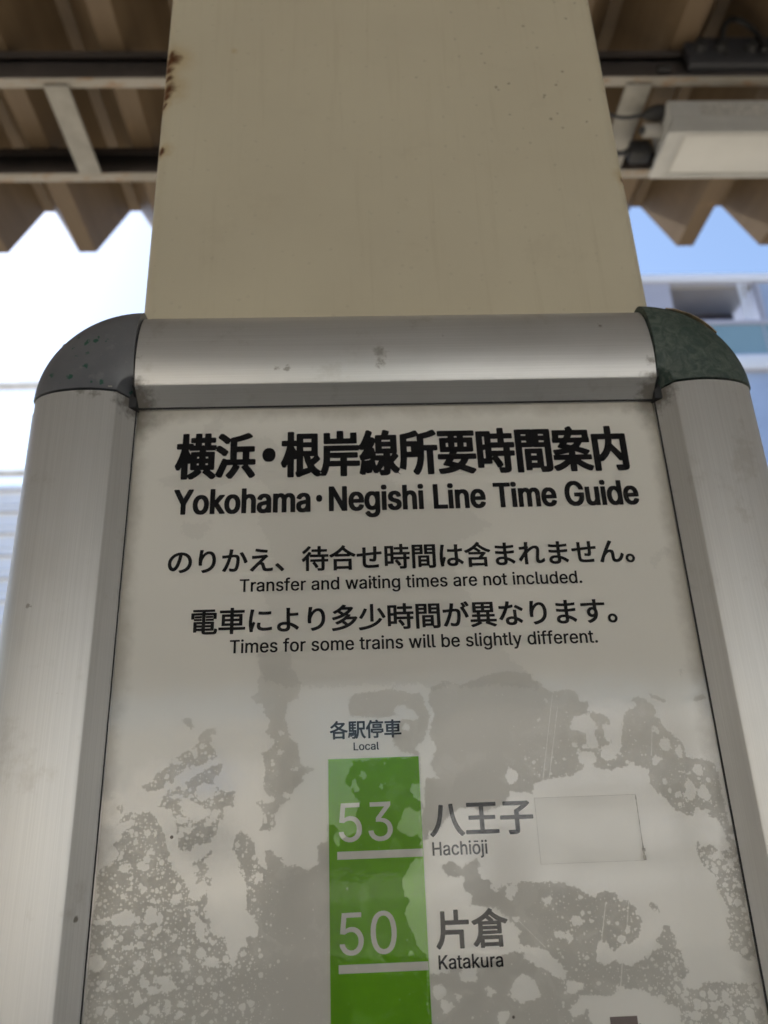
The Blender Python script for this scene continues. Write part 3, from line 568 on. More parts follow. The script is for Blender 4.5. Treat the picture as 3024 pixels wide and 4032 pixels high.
 'A間': (1.0, [[68, -106, 50, -99, 42, -80, 42, 797, 47, 812, 53, 818, 74, 823, 470, 823, 489, 818, 497, 811, 526, 823, 934, 823, 956, 816, 965, 797, 965, 7, 958, -34, 945, -60, 909, -87, 861, -100, 820, -104, 682, -104, 666, -99, 657, -91, 639, -32, 630, -14, 624, -13, 430, -13, 424, -49, 409, -60, 295, -62, 275, -57, 267, -49, 265, -34, 265, 376, 274, 396, 297, 402, 703, 402, 723, 397, 731, 389, 733, 376, 733, 24, 786, 21, 792, 26, 792, 424, 786, 427, 524, 427, 497, 440, 470, 429, 218, 429, 213, 424, 210, -93, 201, -101, 184, -106], [428, 99, 564, 98, 567, 141, 430, 144], [428, 253, 564, 252, 567, 291, 430, 294], [214, 536, 332, 536, 335, 572, 216, 575], [664, 536, 789, 536, 792, 572, 666, 575], [214, 680, 332, 679, 335, 711, 216, 714], [664, 680, 789, 679, 792, 711, 666, 714]]),
 'A案': (1.0, [[439, -104, 422, -98, 413, -80, 411, 48, 330, -2, 264, -35, 180, -68, 109, -89, 59, -89, 43, -85, -12, -18, -12, 7, -3, 16, 145, 61, 241, 105, 297, 141, 32, 142, 16, 146, 7, 155, 7, 241, 22, 252, 57, 255, 42, 268, 15, 326, 13, 341, 22, 358, 41, 364, 191, 375, 257, 386, 166, 403, 146, 416, 147, 441, 214, 510, 45, 511, 28, 515, 19, 524, 17, 597, 19, 607, 31, 620, 34, 776, 43, 785, 61, 790, 393, 790, 395, 793, 383, 822, 393, 842, 474, 871, 516, 871, 533, 866, 586, 790, 943, 790, 961, 785, 970, 776, 973, 766, 973, 622, 987, 597, 984, 523, 976, 515, 959, 511, 784, 510, 756, 472, 705, 418, 884, 370, 955, 346, 964, 328, 961, 313, 896, 255, 970, 254, 993, 244, 998, 228, 995, 155, 986, 146, 970, 142, 704, 141, 747, 113, 849, 65, 905, 44, 1007, 16, 1016, 7, 1016, -18, 962, -89, 945, -94, 903, -94, 826, -70, 743, -37, 668, 1, 586, 51, 583, -80, 578, -94, 555, -104], [164, 255, 409, 254, 412, 289, 403, 292, 305, 273], [584, 255, 805, 255, 722, 285, 584, 321], [504, 459, 545, 480, 572, 500, 578, 510, 414, 510, 386, 484, 393, 479], [199, 622, 314, 621, 354, 674, 201, 675], [511, 622, 801, 621, 804, 672, 799, 675, 536, 675, 531, 651]]),
 'A内': (1.0, [[78, -106, 60, -99, 52, -80, 52, 668, 61, 687, 82, 694, 411, 694, 415, 839, 419, 853, 443, 864, 557, 865, 578, 858, 587, 841, 589, 695, 920, 694, 939, 689, 946, 682, 950, 668, 950, -9, 941, -45, 918, -75, 886, -91, 828, -102, 653, -104, 631, -97, 626, -91, 601, -18, 601, 10, 609, 18, 626, 23, 780, 22, 781, 111, 722, 111, 703, 117, 600, 234, 516, 317, 484, 271, 433, 211, 346, 136, 286, 101, 222, 99, 221, -80, 212, -99, 193, -106], [221, 241, 237, 247, 291, 293, 330, 338, 366, 395, 389, 449, 402, 493, 411, 570, 222, 570], [777, 276, 781, 280, 780, 570, 586, 570, 573, 472]]),
 'Bの': (1.0, [[526, -47, 509, -37, 465, 32, 467, 55, 557, 71, 601, 84, 649, 105, 696, 134, 728, 163, 760, 203, 783, 247, 797, 295, 802, 370, 787, 451, 764, 499, 739, 535, 700, 572, 655, 599, 605, 618, 580, 621, 539, 411, 495, 270, 470, 207, 441, 151, 408, 103, 366, 61, 326, 38, 276, 27, 224, 32, 186, 46, 147, 77, 103, 139, 84, 184, 69, 247, 65, 303, 73, 393, 101, 476, 143, 548, 203, 615, 268, 664, 336, 699, 430, 727, 520, 735, 618, 727, 701, 704, 768, 668, 814, 631, 868, 568, 904, 499, 925, 426, 931, 357, 925, 272, 904, 197, 872, 134, 828, 79, 776, 36, 705, -4, 618, -33], [265, 155, 291, 166, 322, 200, 372, 303, 422, 470, 447, 616, 424, 612, 366, 587, 309, 550, 267, 507, 234, 464, 209, 414, 194, 366, 190, 326, 198, 243, 228, 182]]),
 'Bり': (1.0, [[361, -66, 349, -60, 305, 7, 300, 20, 303, 32, 470, 78, 528, 105, 579, 139, 608, 168, 627, 189, 658, 243, 677, 301, 687, 395, 685, 445, 666, 541, 649, 578, 629, 607, 603, 631, 574, 645, 549, 648, 518, 641, 476, 620, 435, 586, 392, 532, 348, 453, 330, 399, 319, 336, 320, 219, 305, 213, 255, 208, 205, 213, 198, 232, 190, 324, 192, 470, 227, 793, 232, 804, 245, 808, 345, 806, 360, 799, 362, 786, 338, 676, 332, 627, 377, 676, 413, 705, 459, 733, 501, 747, 582, 754, 632, 745, 672, 729, 714, 698, 749, 655, 777, 605, 797, 543, 810, 478, 815, 380, 806, 291, 783, 207, 735, 122, 677, 59, 630, 23, 572, -8, 472, -45, 380, -67]]),
 'Bか': (1.0, [[166, -47, 76, -14, 69, 3, 137, 118, 174, 195, 229, 332, 273, 476, 105, 458, 70, 461, 63, 474, 57, 564, 61, 573, 74, 577, 168, 577, 297, 588, 314, 678, 326, 800, 341, 806, 361, 806, 451, 795, 458, 789, 460, 772, 428, 599, 530, 602, 607, 587, 641, 568, 658, 551, 687, 497, 698, 430, 692, 270, 677, 170, 652, 76, 635, 39, 612, 5, 575, -26, 547, -37, 499, -46, 441, -46, 364, -35, 332, -24, 317, 64, 321, 80, 349, 85, 447, 67, 478, 67, 507, 80, 524, 101, 539, 134, 564, 249, 575, 414, 562, 468, 549, 483, 520, 496, 409, 493, 403, 489, 324, 234, 270, 101, 195, -41], [880, 263, 865, 272, 824, 386, 768, 507, 686, 636, 693, 656, 761, 687, 799, 687, 827, 651, 927, 466, 987, 322, 980, 301, 905, 265]]),
 'Bえ': (1.0, [[182, -58, 103, -6, 94, 7, 97, 23, 521, 445, 180, 417, 170, 421, 165, 432, 158, 507, 163, 534, 178, 540, 243, 535, 372, 542, 589, 558, 670, 573, 699, 569, 747, 514, 747, 493, 666, 423, 534, 295, 568, 285, 604, 251, 618, 222, 655, 99, 668, 75, 678, 67, 699, 58, 736, 56, 836, 65, 901, 77, 926, 73, 931, 49, 923, -34, 878, -46, 741, -56, 653, -52, 599, -35, 565, -5, 548, 22, 504, 168, 489, 189, 466, 200, 436, 187, 414, 169, 288, 36, 211, -54], [674, 646, 453, 673, 286, 701, 280, 707, 277, 726, 290, 795, 297, 804, 320, 806, 499, 775, 722, 749, 729, 739, 729, 722, 716, 653, 701, 646]]),
 'B、': (1.0, [[264, -70, 252, -66, 176, 21, 32, 157, 33, 180, 99, 237, 134, 237, 153, 223, 295, 87, 360, 14, 362, -3, 351, -19, 293, -68]]),
 'B待': (1.0, [[178, -95, 167, -91, 163, -78, 162, 322, 87, 257, 64, 254, 48, 261, 6, 347, 15, 361, 82, 417, 152, 489, 203, 552, 252, 628, 282, 633, 356, 603, 360, 584, 332, 532, 582, 532, 582, 624, 370, 628, 363, 641, 363, 711, 368, 723, 380, 727, 582, 728, 583, 836, 589, 848, 601, 852, 686, 852, 700, 847, 707, 727, 914, 727, 928, 723, 933, 711, 933, 643, 926, 628, 704, 622, 707, 531, 968, 531, 980, 527, 985, 516, 985, 445, 979, 432, 844, 426, 845, 351, 959, 350, 973, 345, 977, 334, 977, 266, 972, 252, 959, 248, 845, 247, 844, -11, 827, -59, 797, -81, 764, -89, 614, -94, 599, -86, 573, -18, 574, 3, 589, 10, 707, 8, 724, 14, 724, 247, 500, 247, 570, 155, 621, 68, 614, 48, 553, 13, 530, 10, 511, 19, 474, 86, 394, 197, 399, 219, 450, 247, 334, 248, 322, 252, 317, 264, 317, 334, 324, 347, 722, 350, 724, 428, 322, 429, 307, 436, 301, 489, 279, 455, 279, -80, 274, -92, 261, -96], [74, 555, 61, 561, 26, 618, 21, 632, 26, 646, 127, 724, 194, 793, 239, 851, 274, 852, 344, 822, 345, 799, 320, 763, 275, 709, 202, 636, 102, 557]]),
 'B合': (1.0, [[189, -93, 177, -89, 173, -76, 173, 324, 180, 339, 818, 342, 836, 335, 840, -74, 833, -89, 722, -89, 715, -76, 711, -40, 301, -40, 296, -43, 296, -78, 289, -91], [297, 66, 711, 65, 714, 236, 299, 239], [86, 396, 73, 403, 22, 467, 19, 480, 23, 491, 161, 559, 300, 649, 395, 731, 448, 789, 496, 853, 509, 858, 536, 856, 599, 823, 604, 801, 582, 765, 620, 727, 709, 655, 814, 588, 982, 506, 989, 493, 986, 477, 939, 415, 922, 406, 882, 415, 778, 471, 772, 434, 755, 427, 243, 427, 229, 432, 222, 454, 111, 398], [342, 530, 681, 530, 578, 610, 507, 676, 432, 604]]),
 'Bせ': (1.0, [[472, -33, 366, -20, 322, -6, 285, 20, 263, 53, 244, 128, 239, 422, 72, 402, 39, 405, 29, 424, 23, 484, 26, 509, 41, 517, 239, 532, 240, 689, 233, 741, 239, 752, 251, 756, 349, 756, 364, 749, 364, 545, 634, 569, 634, 780, 651, 787, 755, 785, 762, 770, 757, 578, 895, 587, 939, 585, 946, 570, 943, 484, 928, 477, 755, 470, 748, 328, 733, 249, 707, 217, 664, 204, 611, 204, 507, 217, 492, 222, 486, 234, 488, 305, 495, 318, 520, 321, 595, 308, 616, 308, 622, 314, 631, 374, 634, 461, 364, 436, 363, 174, 371, 124, 382, 107, 403, 92, 443, 81, 570, 77, 695, 86, 799, 100, 830, 97, 837, 80, 831, -11, 816, -19, 686, -29]]),
 'B時': (1.0, [[626, -95, 611, -84, 586, -14, 591, 4, 605, 8, 720, 6, 739, 11, 736, 262, 514, 261, 548, 232, 597, 175, 635, 122, 658, 78, 651, 56, 591, 19, 566, 17, 552, 22, 501, 106, 426, 197, 427, 222, 493, 259, 482, 262, 386, 261, 385, 116, 378, 103, 172, 100, 169, 34, 162, 22, 72, 19, 55, 25, 52, 772, 59, 789, 379, 789, 385, 774, 385, 549, 391, 544, 607, 545, 607, 636, 405, 640, 398, 653, 398, 720, 403, 733, 416, 737, 607, 739, 608, 843, 616, 856, 707, 858, 723, 853, 730, 738, 926, 737, 943, 731, 946, 655, 941, 642, 926, 638, 728, 636, 727, 549, 732, 544, 968, 544, 983, 539, 987, 528, 987, 459, 982, 446, 968, 442, 864, 442, 860, 436, 861, 364, 959, 362, 974, 356, 974, 270, 959, 263, 861, 259, 860, -7, 854, -41, 842, -61, 818, -79, 768, -92], [170, 203, 268, 203, 268, 399, 170, 399], [386, 364, 736, 363, 739, 439, 389, 442], [170, 501, 268, 501, 268, 689, 170, 689]]),
 'B間': (1.0, [[82, -97, 71, -93, 67, -80, 69, 807, 86, 815, 468, 812, 475, 797, 472, 445, 455, 438, 189, 436, 187, -82, 182, -94, 170, -98], [695, -95, 682, -89, 668, -41, 651, -4, 405, -4, 402, -41, 395, -51, 309, -54, 294, -49, 290, -36, 290, 380, 296, 391, 309, 394, 702, 391, 708, 376, 708, 16, 814, 14, 817, 432, 541, 435, 525, 441, 521, 453, 521, 799, 526, 810, 541, 815, 924, 814, 935, 809, 940, 797, 940, 9, 935, -26, 919, -59, 901, -74, 876, -85, 807, -96], [403, 91, 589, 90, 592, 149, 405, 152], [403, 245, 589, 244, 592, 299, 405, 302], [189, 528, 357, 527, 360, 580, 191, 583], [639, 528, 814, 527, 817, 580, 641, 583], [189, 672, 357, 671, 360, 720, 191, 723], [639, 672, 814, 671, 817, 720, 641, 723]]),
 'Bは': (1.0, [[145, -54, 132, -47, 111, 45, 98, 136, 92, 245, 100, 434, 144, 772, 149, 783, 161, 787, 259, 781, 274, 775, 277, 757, 250, 639, 227, 493, 215, 378, 211, 266, 214, 264, 235, 311, 261, 317, 275, 314, 314, 283, 319, 264, 248, 47, 243, -41, 224, -50], [559, -47, 472, -35, 441, -24, 399, 2, 367, 41, 355, 74, 354, 145, 367, 182, 385, 209, 413, 234, 449, 256, 526, 277, 647, 278, 639, 491, 389, 501, 377, 516, 378, 595, 384, 605, 397, 608, 514, 600, 639, 603, 639, 781, 653, 787, 757, 787, 769, 782, 773, 770, 765, 695, 764, 609, 907, 629, 928, 626, 935, 611, 935, 534, 928, 521, 764, 499, 775, 245, 853, 204, 916, 159, 969, 114, 972, 97, 929, 28, 922, 21, 899, 19, 888, 22, 829, 74, 778, 110, 758, 34, 740, 7, 716, -14, 680, -33, 639, -44], [548, 59, 603, 63, 635, 84, 650, 114, 653, 172, 599, 183, 555, 183, 516, 172, 479, 147, 469, 120, 482, 88, 514, 67]]),
 'B含': (1.0, [[170, -95, 158, -91, 154, -78, 154, 257, 158, 270, 174, 275, 528, 275, 618, 374, 172, 378, 165, 391, 164, 464, 99, 440, 70, 442, 15, 511, 13, 524, 19, 536, 153, 590, 291, 669, 397, 755, 480, 854, 499, 860, 520, 858, 584, 825, 592, 807, 577, 776, 636, 721, 701, 673, 814, 609, 989, 539, 989, 518, 939, 454, 922, 446, 899, 448, 789, 492, 676, 555, 573, 630, 501, 694, 448, 641, 472, 637, 511, 614, 625, 530, 626, 505, 594, 476, 749, 479, 816, 445, 819, 432, 814, 419, 689, 278, 826, 275, 841, 268, 841, -86, 824, -94, 728, -91, 721, -78, 721, -51, 716, -48, 282, -48, 277, -51, 277, -80, 270, -93], [278, 53, 718, 52, 721, 174, 280, 177], [191, 476, 512, 476, 462, 518, 386, 568, 374, 583, 284, 526]]),
 'Bま': (1.0, [[372, -62, 303, -54, 253, -39, 196, -1, 178, 24, 163, 61, 158, 101, 163, 139, 178, 174, 194, 197, 221, 222, 257, 243, 299, 258, 355, 269, 472, 270, 471, 364, 266, 373, 170, 384, 163, 397, 163, 474, 170, 487, 195, 490, 320, 475, 466, 471, 469, 574, 295, 583, 176, 596, 169, 607, 167, 639, 169, 695, 199, 702, 326, 686, 466, 679, 469, 757, 465, 795, 470, 806, 484, 810, 576, 810, 592, 805, 596, 789, 591, 686, 693, 692, 830, 710, 853, 708, 860, 695, 860, 655, 858, 620, 851, 606, 591, 580, 590, 480, 601, 475, 828, 500, 861, 497, 869, 482, 864, 398, 849, 392, 782, 383, 595, 371, 592, 334, 597, 245, 724, 195, 836, 127, 887, 86, 889, 72, 877, 49, 839, -8, 824, -12, 803, -10, 752, 34, 689, 79, 603, 123, 602, 72, 593, 36, 579, 7, 554, -20, 501, -49, 457, -60], [367, 43, 426, 44, 465, 68, 477, 97, 476, 164, 428, 171, 355, 167, 328, 158, 294, 136, 279, 107, 289, 77, 303, 63, 328, 51]]),
 'Bれ': (1.0, [[253, -54, 242, -49, 238, -36, 243, 235, 122, 67, 101, 65, 86, 69, 36, 134, 31, 149, 36, 164, 153, 317, 252, 457, 258, 528, 99, 508, 72, 511, 63, 530, 56, 607, 61, 619, 74, 623, 174, 627, 266, 641, 270, 804, 286, 810, 389, 808, 402, 803, 406, 789, 388, 657, 418, 618, 421, 607, 386, 542, 507, 622, 557, 645, 609, 660, 643, 665, 699, 662, 736, 652, 783, 620, 808, 578, 819, 514, 812, 422, 783, 195, 781, 134, 786, 116, 796, 103, 811, 96, 847, 105, 889, 128, 943, 174, 966, 177, 978, 173, 985, 161, 998, 74, 994, 64, 970, 42, 926, 11, 847, -19, 764, -23, 728, -14, 689, 15, 676, 32, 661, 72, 656, 151, 689, 420, 694, 505, 683, 534, 670, 547, 647, 556, 618, 554, 586, 543, 511, 501, 432, 440, 365, 374, 363, 84, 370, -41, 366, -50, 353, -54]]),
 'Bん': (1.0, [[151, -54, 64, -24, 57, -18, 55, 1, 132, 184, 269, 464, 439, 787, 453, 794, 472, 793, 561, 758, 569, 745, 564, 726, 490, 607, 391, 428, 451, 439, 509, 437, 557, 420, 589, 391, 604, 364, 614, 324, 621, 111, 634, 82, 651, 69, 674, 64, 701, 67, 736, 84, 769, 111, 793, 143, 827, 203, 859, 297, 876, 306, 900, 303, 957, 256, 968, 241, 966, 220, 922, 116, 864, 31, 821, -7, 776, -33, 718, -50, 674, -54, 628, -52, 584, -41, 552, -24, 529, -1, 503, 53, 496, 95, 494, 274, 489, 299, 466, 327, 447, 333, 426, 331, 391, 316, 359, 295, 301, 233, 273, 189, 244, 126, 183, -47, 168, -54]]),
 'B。': (1.0, [[170, -77, 103, -56, 70, -31, 47, -4, 34, 20, 21, 64, 21, 120, 46, 186, 93, 233, 120, 247, 157, 258, 230, 258, 293, 235, 341, 189, 367, 128, 371, 93, 367, 55, 341, -5, 297, -49, 270, -64, 232, -75], [181, 9, 214, 11, 247, 31, 268, 66, 273, 86, 270, 111, 255, 141, 236, 160, 203, 175, 172, 170, 142, 151, 123, 124, 117, 101, 119, 70, 132, 44, 154, 22]]),
 'B電': (1.0, [[589, -89, 518, -83, 468, -65, 444, -34, 430, 44, 261, 44, 258, 7, 251, -6, 159, -8, 142, -1, 140, 355, 144, 370, 159, 375, 453, 376, 442, 382, 438, 393, 434, 606, 172, 606, 167, 601, 168, 483, 424, 481, 431, 461, 431, 418, 424, 405, 172, 402, 159, 406, 155, 416, 153, 464, 70, 465, 55, 471, 52, 676, 59, 691, 437, 697, 434, 723, 118, 726, 110, 745, 111, 799, 118, 812, 868, 815, 885, 807, 887, 739, 880, 726, 559, 723, 556, 697, 941, 691, 948, 676, 948, 482, 944, 470, 930, 465, 851, 464, 849, 416, 845, 406, 832, 402, 572, 405, 565, 424, 565, 468, 572, 481, 830, 484, 831, 601, 826, 606, 559, 606, 556, 393, 552, 382, 541, 376, 845, 375, 860, 370, 865, 355, 862, 51, 845, 44, 557, 44, 552, 34, 556, 16, 578, 6, 841, 7, 858, 18, 866, 36, 876, 114, 882, 120, 905, 123, 976, 97, 983, 91, 985, 76, 974, 3, 950, -51, 932, -68, 897, -83, 841, -90], [259, 134, 430, 133, 433, 166, 261, 169], [553, 134, 743, 133, 746, 166, 555, 169], [259, 253, 430, 252, 433, 284, 261, 287], [553, 253, 743, 252, 746, 284, 555, 287], [191, 505, 180, 508, 175, 520, 175, 570, 182, 583, 411, 585, 425, 582, 431, 572, 431, 520, 424, 507], [580, 505, 570, 508, 565, 520, 565, 570, 572, 583, 805, 585, 818, 582, 824, 572, 825, 520, 818, 507]]),
 'B車': (1.0, [[451, -99, 441, -96, 436, -84, 432, 50, 49, 50, 32, 57, 29, 136, 34, 148, 45, 152, 430, 152, 435, 157, 432, 200, 153, 200, 140, 205, 135, 220, 139, 616, 155, 623, 432, 623, 434, 661, 68, 665, 61, 678, 63, 759, 80, 767, 432, 767, 436, 843, 442, 853, 457, 856, 539, 856, 553, 852, 558, 841, 561, 767, 932, 764, 940, 745, 939, 678, 932, 665, 559, 661, 561, 623, 849, 623, 866, 616, 869, 220, 865, 205, 851, 200, 561, 200, 558, 157, 564, 152, 957, 152, 968, 148, 973, 136, 970, 57, 953, 50, 561, 50, 555, -93, 541, -100], [253, 297, 432, 296, 435, 361, 255, 364], [559, 297, 745, 296, 748, 361, 561, 364], [253, 459, 432, 458, 435, 524, 255, 527], [559, 459, 745, 458, 748, 524, 561, 527]]),
 'Bに': (1.0, [[153, -49, 142, -45, 136, -30, 111, 107, 102, 211, 102, 351, 113, 470, 150, 716, 152, 761, 159, 774, 186, 777, 272, 768, 282, 765, 287, 753, 258, 624, 236, 484, 221, 347, 221, 272, 243, 316, 259, 323, 287, 318, 324, 290, 329, 274, 263, 72, 252, 14, 254, -36, 236, -46], [634, -10, 572, -6, 501, 9, 449, 32, 416, 61, 394, 97, 383, 147, 388, 218, 398, 274, 407, 289, 439, 292, 515, 280, 519, 266, 504, 201, 505, 164, 526, 131, 557, 115, 609, 104, 672, 102, 770, 108, 889, 129, 918, 123, 923, 28, 916, 13, 774, -6], [609, 569, 442, 580, 433, 597, 433, 676, 441, 689, 470, 692, 618, 679, 736, 681, 847, 692, 872, 692, 887, 684, 889, 595, 880, 580, 782, 571]]),
 'Bよ': (1.0, [[330, -62, 261, -54, 214, -41, 153, -6, 123, 28, 109, 66, 104, 95, 107, 149, 119, 184, 138, 211, 171, 243, 209, 264, 307, 289, 439, 291, 431, 478, 431, 711, 423, 789, 428, 798, 441, 802, 557, 799, 565, 784, 556, 686, 557, 603, 682, 606, 834, 619, 848, 614, 854, 599, 856, 543, 852, 516, 828, 508, 557, 493, 568, 266, 655, 235, 770, 174, 872, 98, 877, 76, 829, -1, 799, -8, 788, -5, 735, 43, 674, 87, 573, 141, 571, 78, 560, 36, 547, 11, 520, -19, 484, -41, 439, -56, 389, -62], [338, 47, 391, 51, 426, 73, 439, 97, 444, 120, 441, 182, 382, 190, 309, 183, 268, 168, 239, 143, 229, 114, 236, 91, 246, 78, 282, 57]]),
 'B多': (1.0, [[99, -97, 84, -89, 55, -20, 52, -7, 59, 6, 195, 23, 316, 46, 428, 78, 515, 111, 425, 189, 416, 208, 289, 148, 243, 138, 225, 145, 180, 198, 177, 211, 184, 224, 295, 271, 418, 340, 495, 396, 570, 472, 430, 396, 339, 359, 230, 323, 128, 298, 97, 301, 59, 368, 56, 382, 63, 395, 234, 438, 336, 476, 374, 495, 282, 559, 272, 574, 182, 528, 147, 528, 93, 582, 90, 595, 94, 607, 209, 665, 291, 718, 368, 779, 436, 854, 449, 858, 468, 858, 558, 836, 560, 814, 524, 769, 722, 769, 753, 773, 814, 740, 819, 726, 814, 711, 761, 636, 686, 558, 629, 511, 714, 491, 722, 484, 722, 464, 686, 417, 870, 417, 901, 421, 957, 390, 966, 376, 964, 361, 900, 255, 826, 173, 800, 151, 720, 90, 620, 34, 503, -14, 384, -49, 249, -79], [623, 172, 636, 173, 718, 233, 771, 286, 789, 314, 574, 314, 501, 261, 531, 247], [482, 551, 571, 609, 631, 668, 414, 669, 371, 639, 363, 632, 365, 628, 409, 604]]),
 'B少': (1.0, [[61, -95, 48, -89, 13, -18, 11, -5, 18, 8, 264, 48, 355, 73, 464, 113, 551, 157, 629, 209, 690, 266, 745, 335, 782, 335, 849, 301, 849, 277, 798, 209, 743, 154, 639, 76, 561, 34, 447, -14, 343, -45, 201, -77], [443, 207, 431, 211, 427, 224, 427, 841, 432, 852, 445, 856, 528, 856, 541, 852, 546, 839, 546, 222, 541, 210, 528, 206], [109, 313, 38, 351, 32, 372, 127, 518, 207, 691, 220, 697, 239, 698, 314, 677, 321, 664, 318, 647, 281, 561, 222, 449, 137, 318], [880, 323, 867, 330, 789, 474, 684, 641, 681, 655, 686, 667, 747, 697, 770, 700, 786, 691, 902, 516, 972, 389, 975, 372, 968, 359, 909, 326]]),
 'Bが': (1.0, [[151, -52, 66, -18, 56, 1, 122, 111, 162, 193, 214, 324, 260, 472, 207, 471, 84, 454, 57, 457, 48, 480, 42, 559, 47, 569, 59, 573, 149, 573, 284, 584, 302, 680, 311, 795, 326, 802, 351, 802, 439, 791, 445, 780, 446, 766, 416, 596, 536, 598, 597, 583, 627, 566, 648, 545, 674, 493, 685, 418, 681, 299, 664, 170, 639, 74, 618, 28, 596, -3, 559, -31, 536, -39, 495, -48, 416, -48, 343, -37, 319, -28, 304, 57, 308, 78, 334, 83, 434, 63, 466, 63, 493, 76, 512, 99, 527, 132, 552, 253, 560, 349, 560, 422, 547, 466, 522, 487, 495, 494, 393, 489, 327, 274, 256, 95, 182, -43, 176, -49], [866, 253, 853, 259, 820, 353, 756, 493, 673, 624, 680, 643, 761, 678, 709, 768, 704, 786, 711, 799, 772, 823, 801, 816, 883, 680, 885, 668, 880, 656, 820, 630, 819, 626, 904, 474, 973, 311, 966, 290, 891, 255], [911, 669, 898, 676, 815, 820, 822, 839, 882, 862, 911, 856, 960, 782, 996, 716, 989, 694, 936, 671]]),
 'B異': (1.0, [[101, -97, 89, -92, 42, -36, 40, -24, 47, -10, 207, 42, 302, 86, 49, 88, 36, 92, 32, 101, 31, 172, 39, 185, 271, 191, 270, 268, 111, 269, 99, 273, 94, 282, 94, 351, 101, 364, 271, 370, 270, 428, 145, 429, 132, 433, 128, 443, 127, 799, 131, 811, 149, 817, 855, 817, 870, 812, 875, 799, 874, 443, 870, 433, 857, 429, 730, 428, 729, 370, 905, 364, 912, 351, 912, 282, 907, 273, 895, 269, 730, 268, 729, 191, 966, 185, 973, 172, 973, 103, 968, 92, 955, 88, 720, 86, 959, -11, 967, -24, 962, -41, 902, -95, 874, -97, 732, -34, 567, 28, 561, 41, 563, 53, 591, 87, 411, 87, 407, 84, 441, 62, 448, 49, 444, 34, 420, 19, 345, -18, 247, -58, 128, -95], [395, 189, 605, 188, 608, 266, 397, 269], [395, 368, 605, 367, 608, 426, 397, 429], [249, 522, 434, 521, 437, 576, 251, 579], [557, 522, 751, 521, 754, 576, 559, 579], [249, 670, 434, 669, 437, 722, 251, 725], [557, 670, 751, 669, 754, 722, 559, 725]]),
 'Bな': (1.0, [[476, -66, 416, -54, 364, -31, 338, -9, 318, 17, 303, 55, 300, 78, 302, 128, 313, 157, 335, 193, 361, 216, 426, 247, 511, 260, 595, 257, 588, 495, 605, 502, 703, 499, 710, 484, 708, 376, 716, 226, 799, 187, 877, 136, 920, 102, 920, 76, 878, 10, 851, 4, 840, 7, 773, 64, 722, 96, 708, 26, 685, -9, 651, -39, 620, -54, 576, -64], [504, 39, 545, 42, 580, 63, 598, 99, 599, 151, 545, 162, 503, 162, 468, 154, 434, 132, 419, 99, 430, 69, 457, 48], [161, 126, 78, 167, 71, 186, 145, 291, 193, 370, 273, 534, 116, 538, 86, 542, 77, 570, 78, 641, 95, 648, 164, 642, 311, 645, 331, 728, 344, 814, 376, 819, 466, 808, 473, 784, 444, 664, 557, 692, 584, 689, 591, 678, 594, 647, 591, 591, 530, 571, 409, 549, 345, 397, 254, 224, 194, 134, 186, 128], [878, 442, 751, 524, 640, 584, 638, 607, 680, 669, 707, 673, 728, 666, 861, 595, 950, 536, 951, 511, 911, 452, 903, 444]]),
 'Bす': (1.0, [[347, -70, 336, -67, 271, -1, 267, 9, 270, 23, 355, 51, 411, 76, 468, 114, 498, 145, 445, 146, 393, 157, 361, 171, 333, 193, 305, 230, 284, 284, 279, 328, 284, 370, 296, 409, 313, 439, 366, 489, 393, 504, 436, 517, 522, 518, 523, 572, 422, 575, 93, 561, 80, 565, 75, 576, 73, 651, 77, 664, 99, 671, 518, 679, 521, 697, 513, 793, 518, 804, 532, 808, 630, 808, 646, 803, 650, 791, 644, 711, 647, 681, 932, 679, 947, 675, 952, 664, 952, 599, 943, 576, 645, 576, 646, 436, 660, 407, 675, 351, 677, 274, 664, 195, 643, 139, 614, 88, 583, 53, 523, 1, 447, -41, 374, -68], [473, 249, 499, 253, 523, 270, 537, 293, 546, 332, 545, 366, 531, 393, 514, 408, 486, 419, 464, 416, 436, 402, 417, 382, 402, 347, 405, 305, 420, 277, 443, 259]]),
 'C各': (1.0, [[195, -102, 184, -97, 179, -82, 178, 259, 76, 233, 51, 236, 9, 307, 9, 328, 26, 339, 218, 392, 332, 438, 393, 470, 272, 578, 191, 514, 120, 469, 94, 474, 39, 527, 33, 543, 39, 558, 131, 618, 205, 679, 290, 768, 355, 861, 368, 867, 384, 866, 464, 836, 466, 811, 432, 755, 774, 758, 839, 720, 844, 703, 837, 686, 781, 611, 716, 544, 621, 466, 768, 401, 872, 367, 976, 343, 989, 334, 987, 309, 934, 240, 909, 238, 826, 260, 819, 257, 819, -80, 814, -95, 799, -100, 709, -99, 696, -91, 691, -56, 305, -56, 300, -59, 297, -93, 291, -99], [301, 49, 691, 48, 694, 186, 303, 189], [293, 297, 709, 297, 505, 395], [502, 534, 571, 578, 648, 649, 367, 649, 418, 598]]),
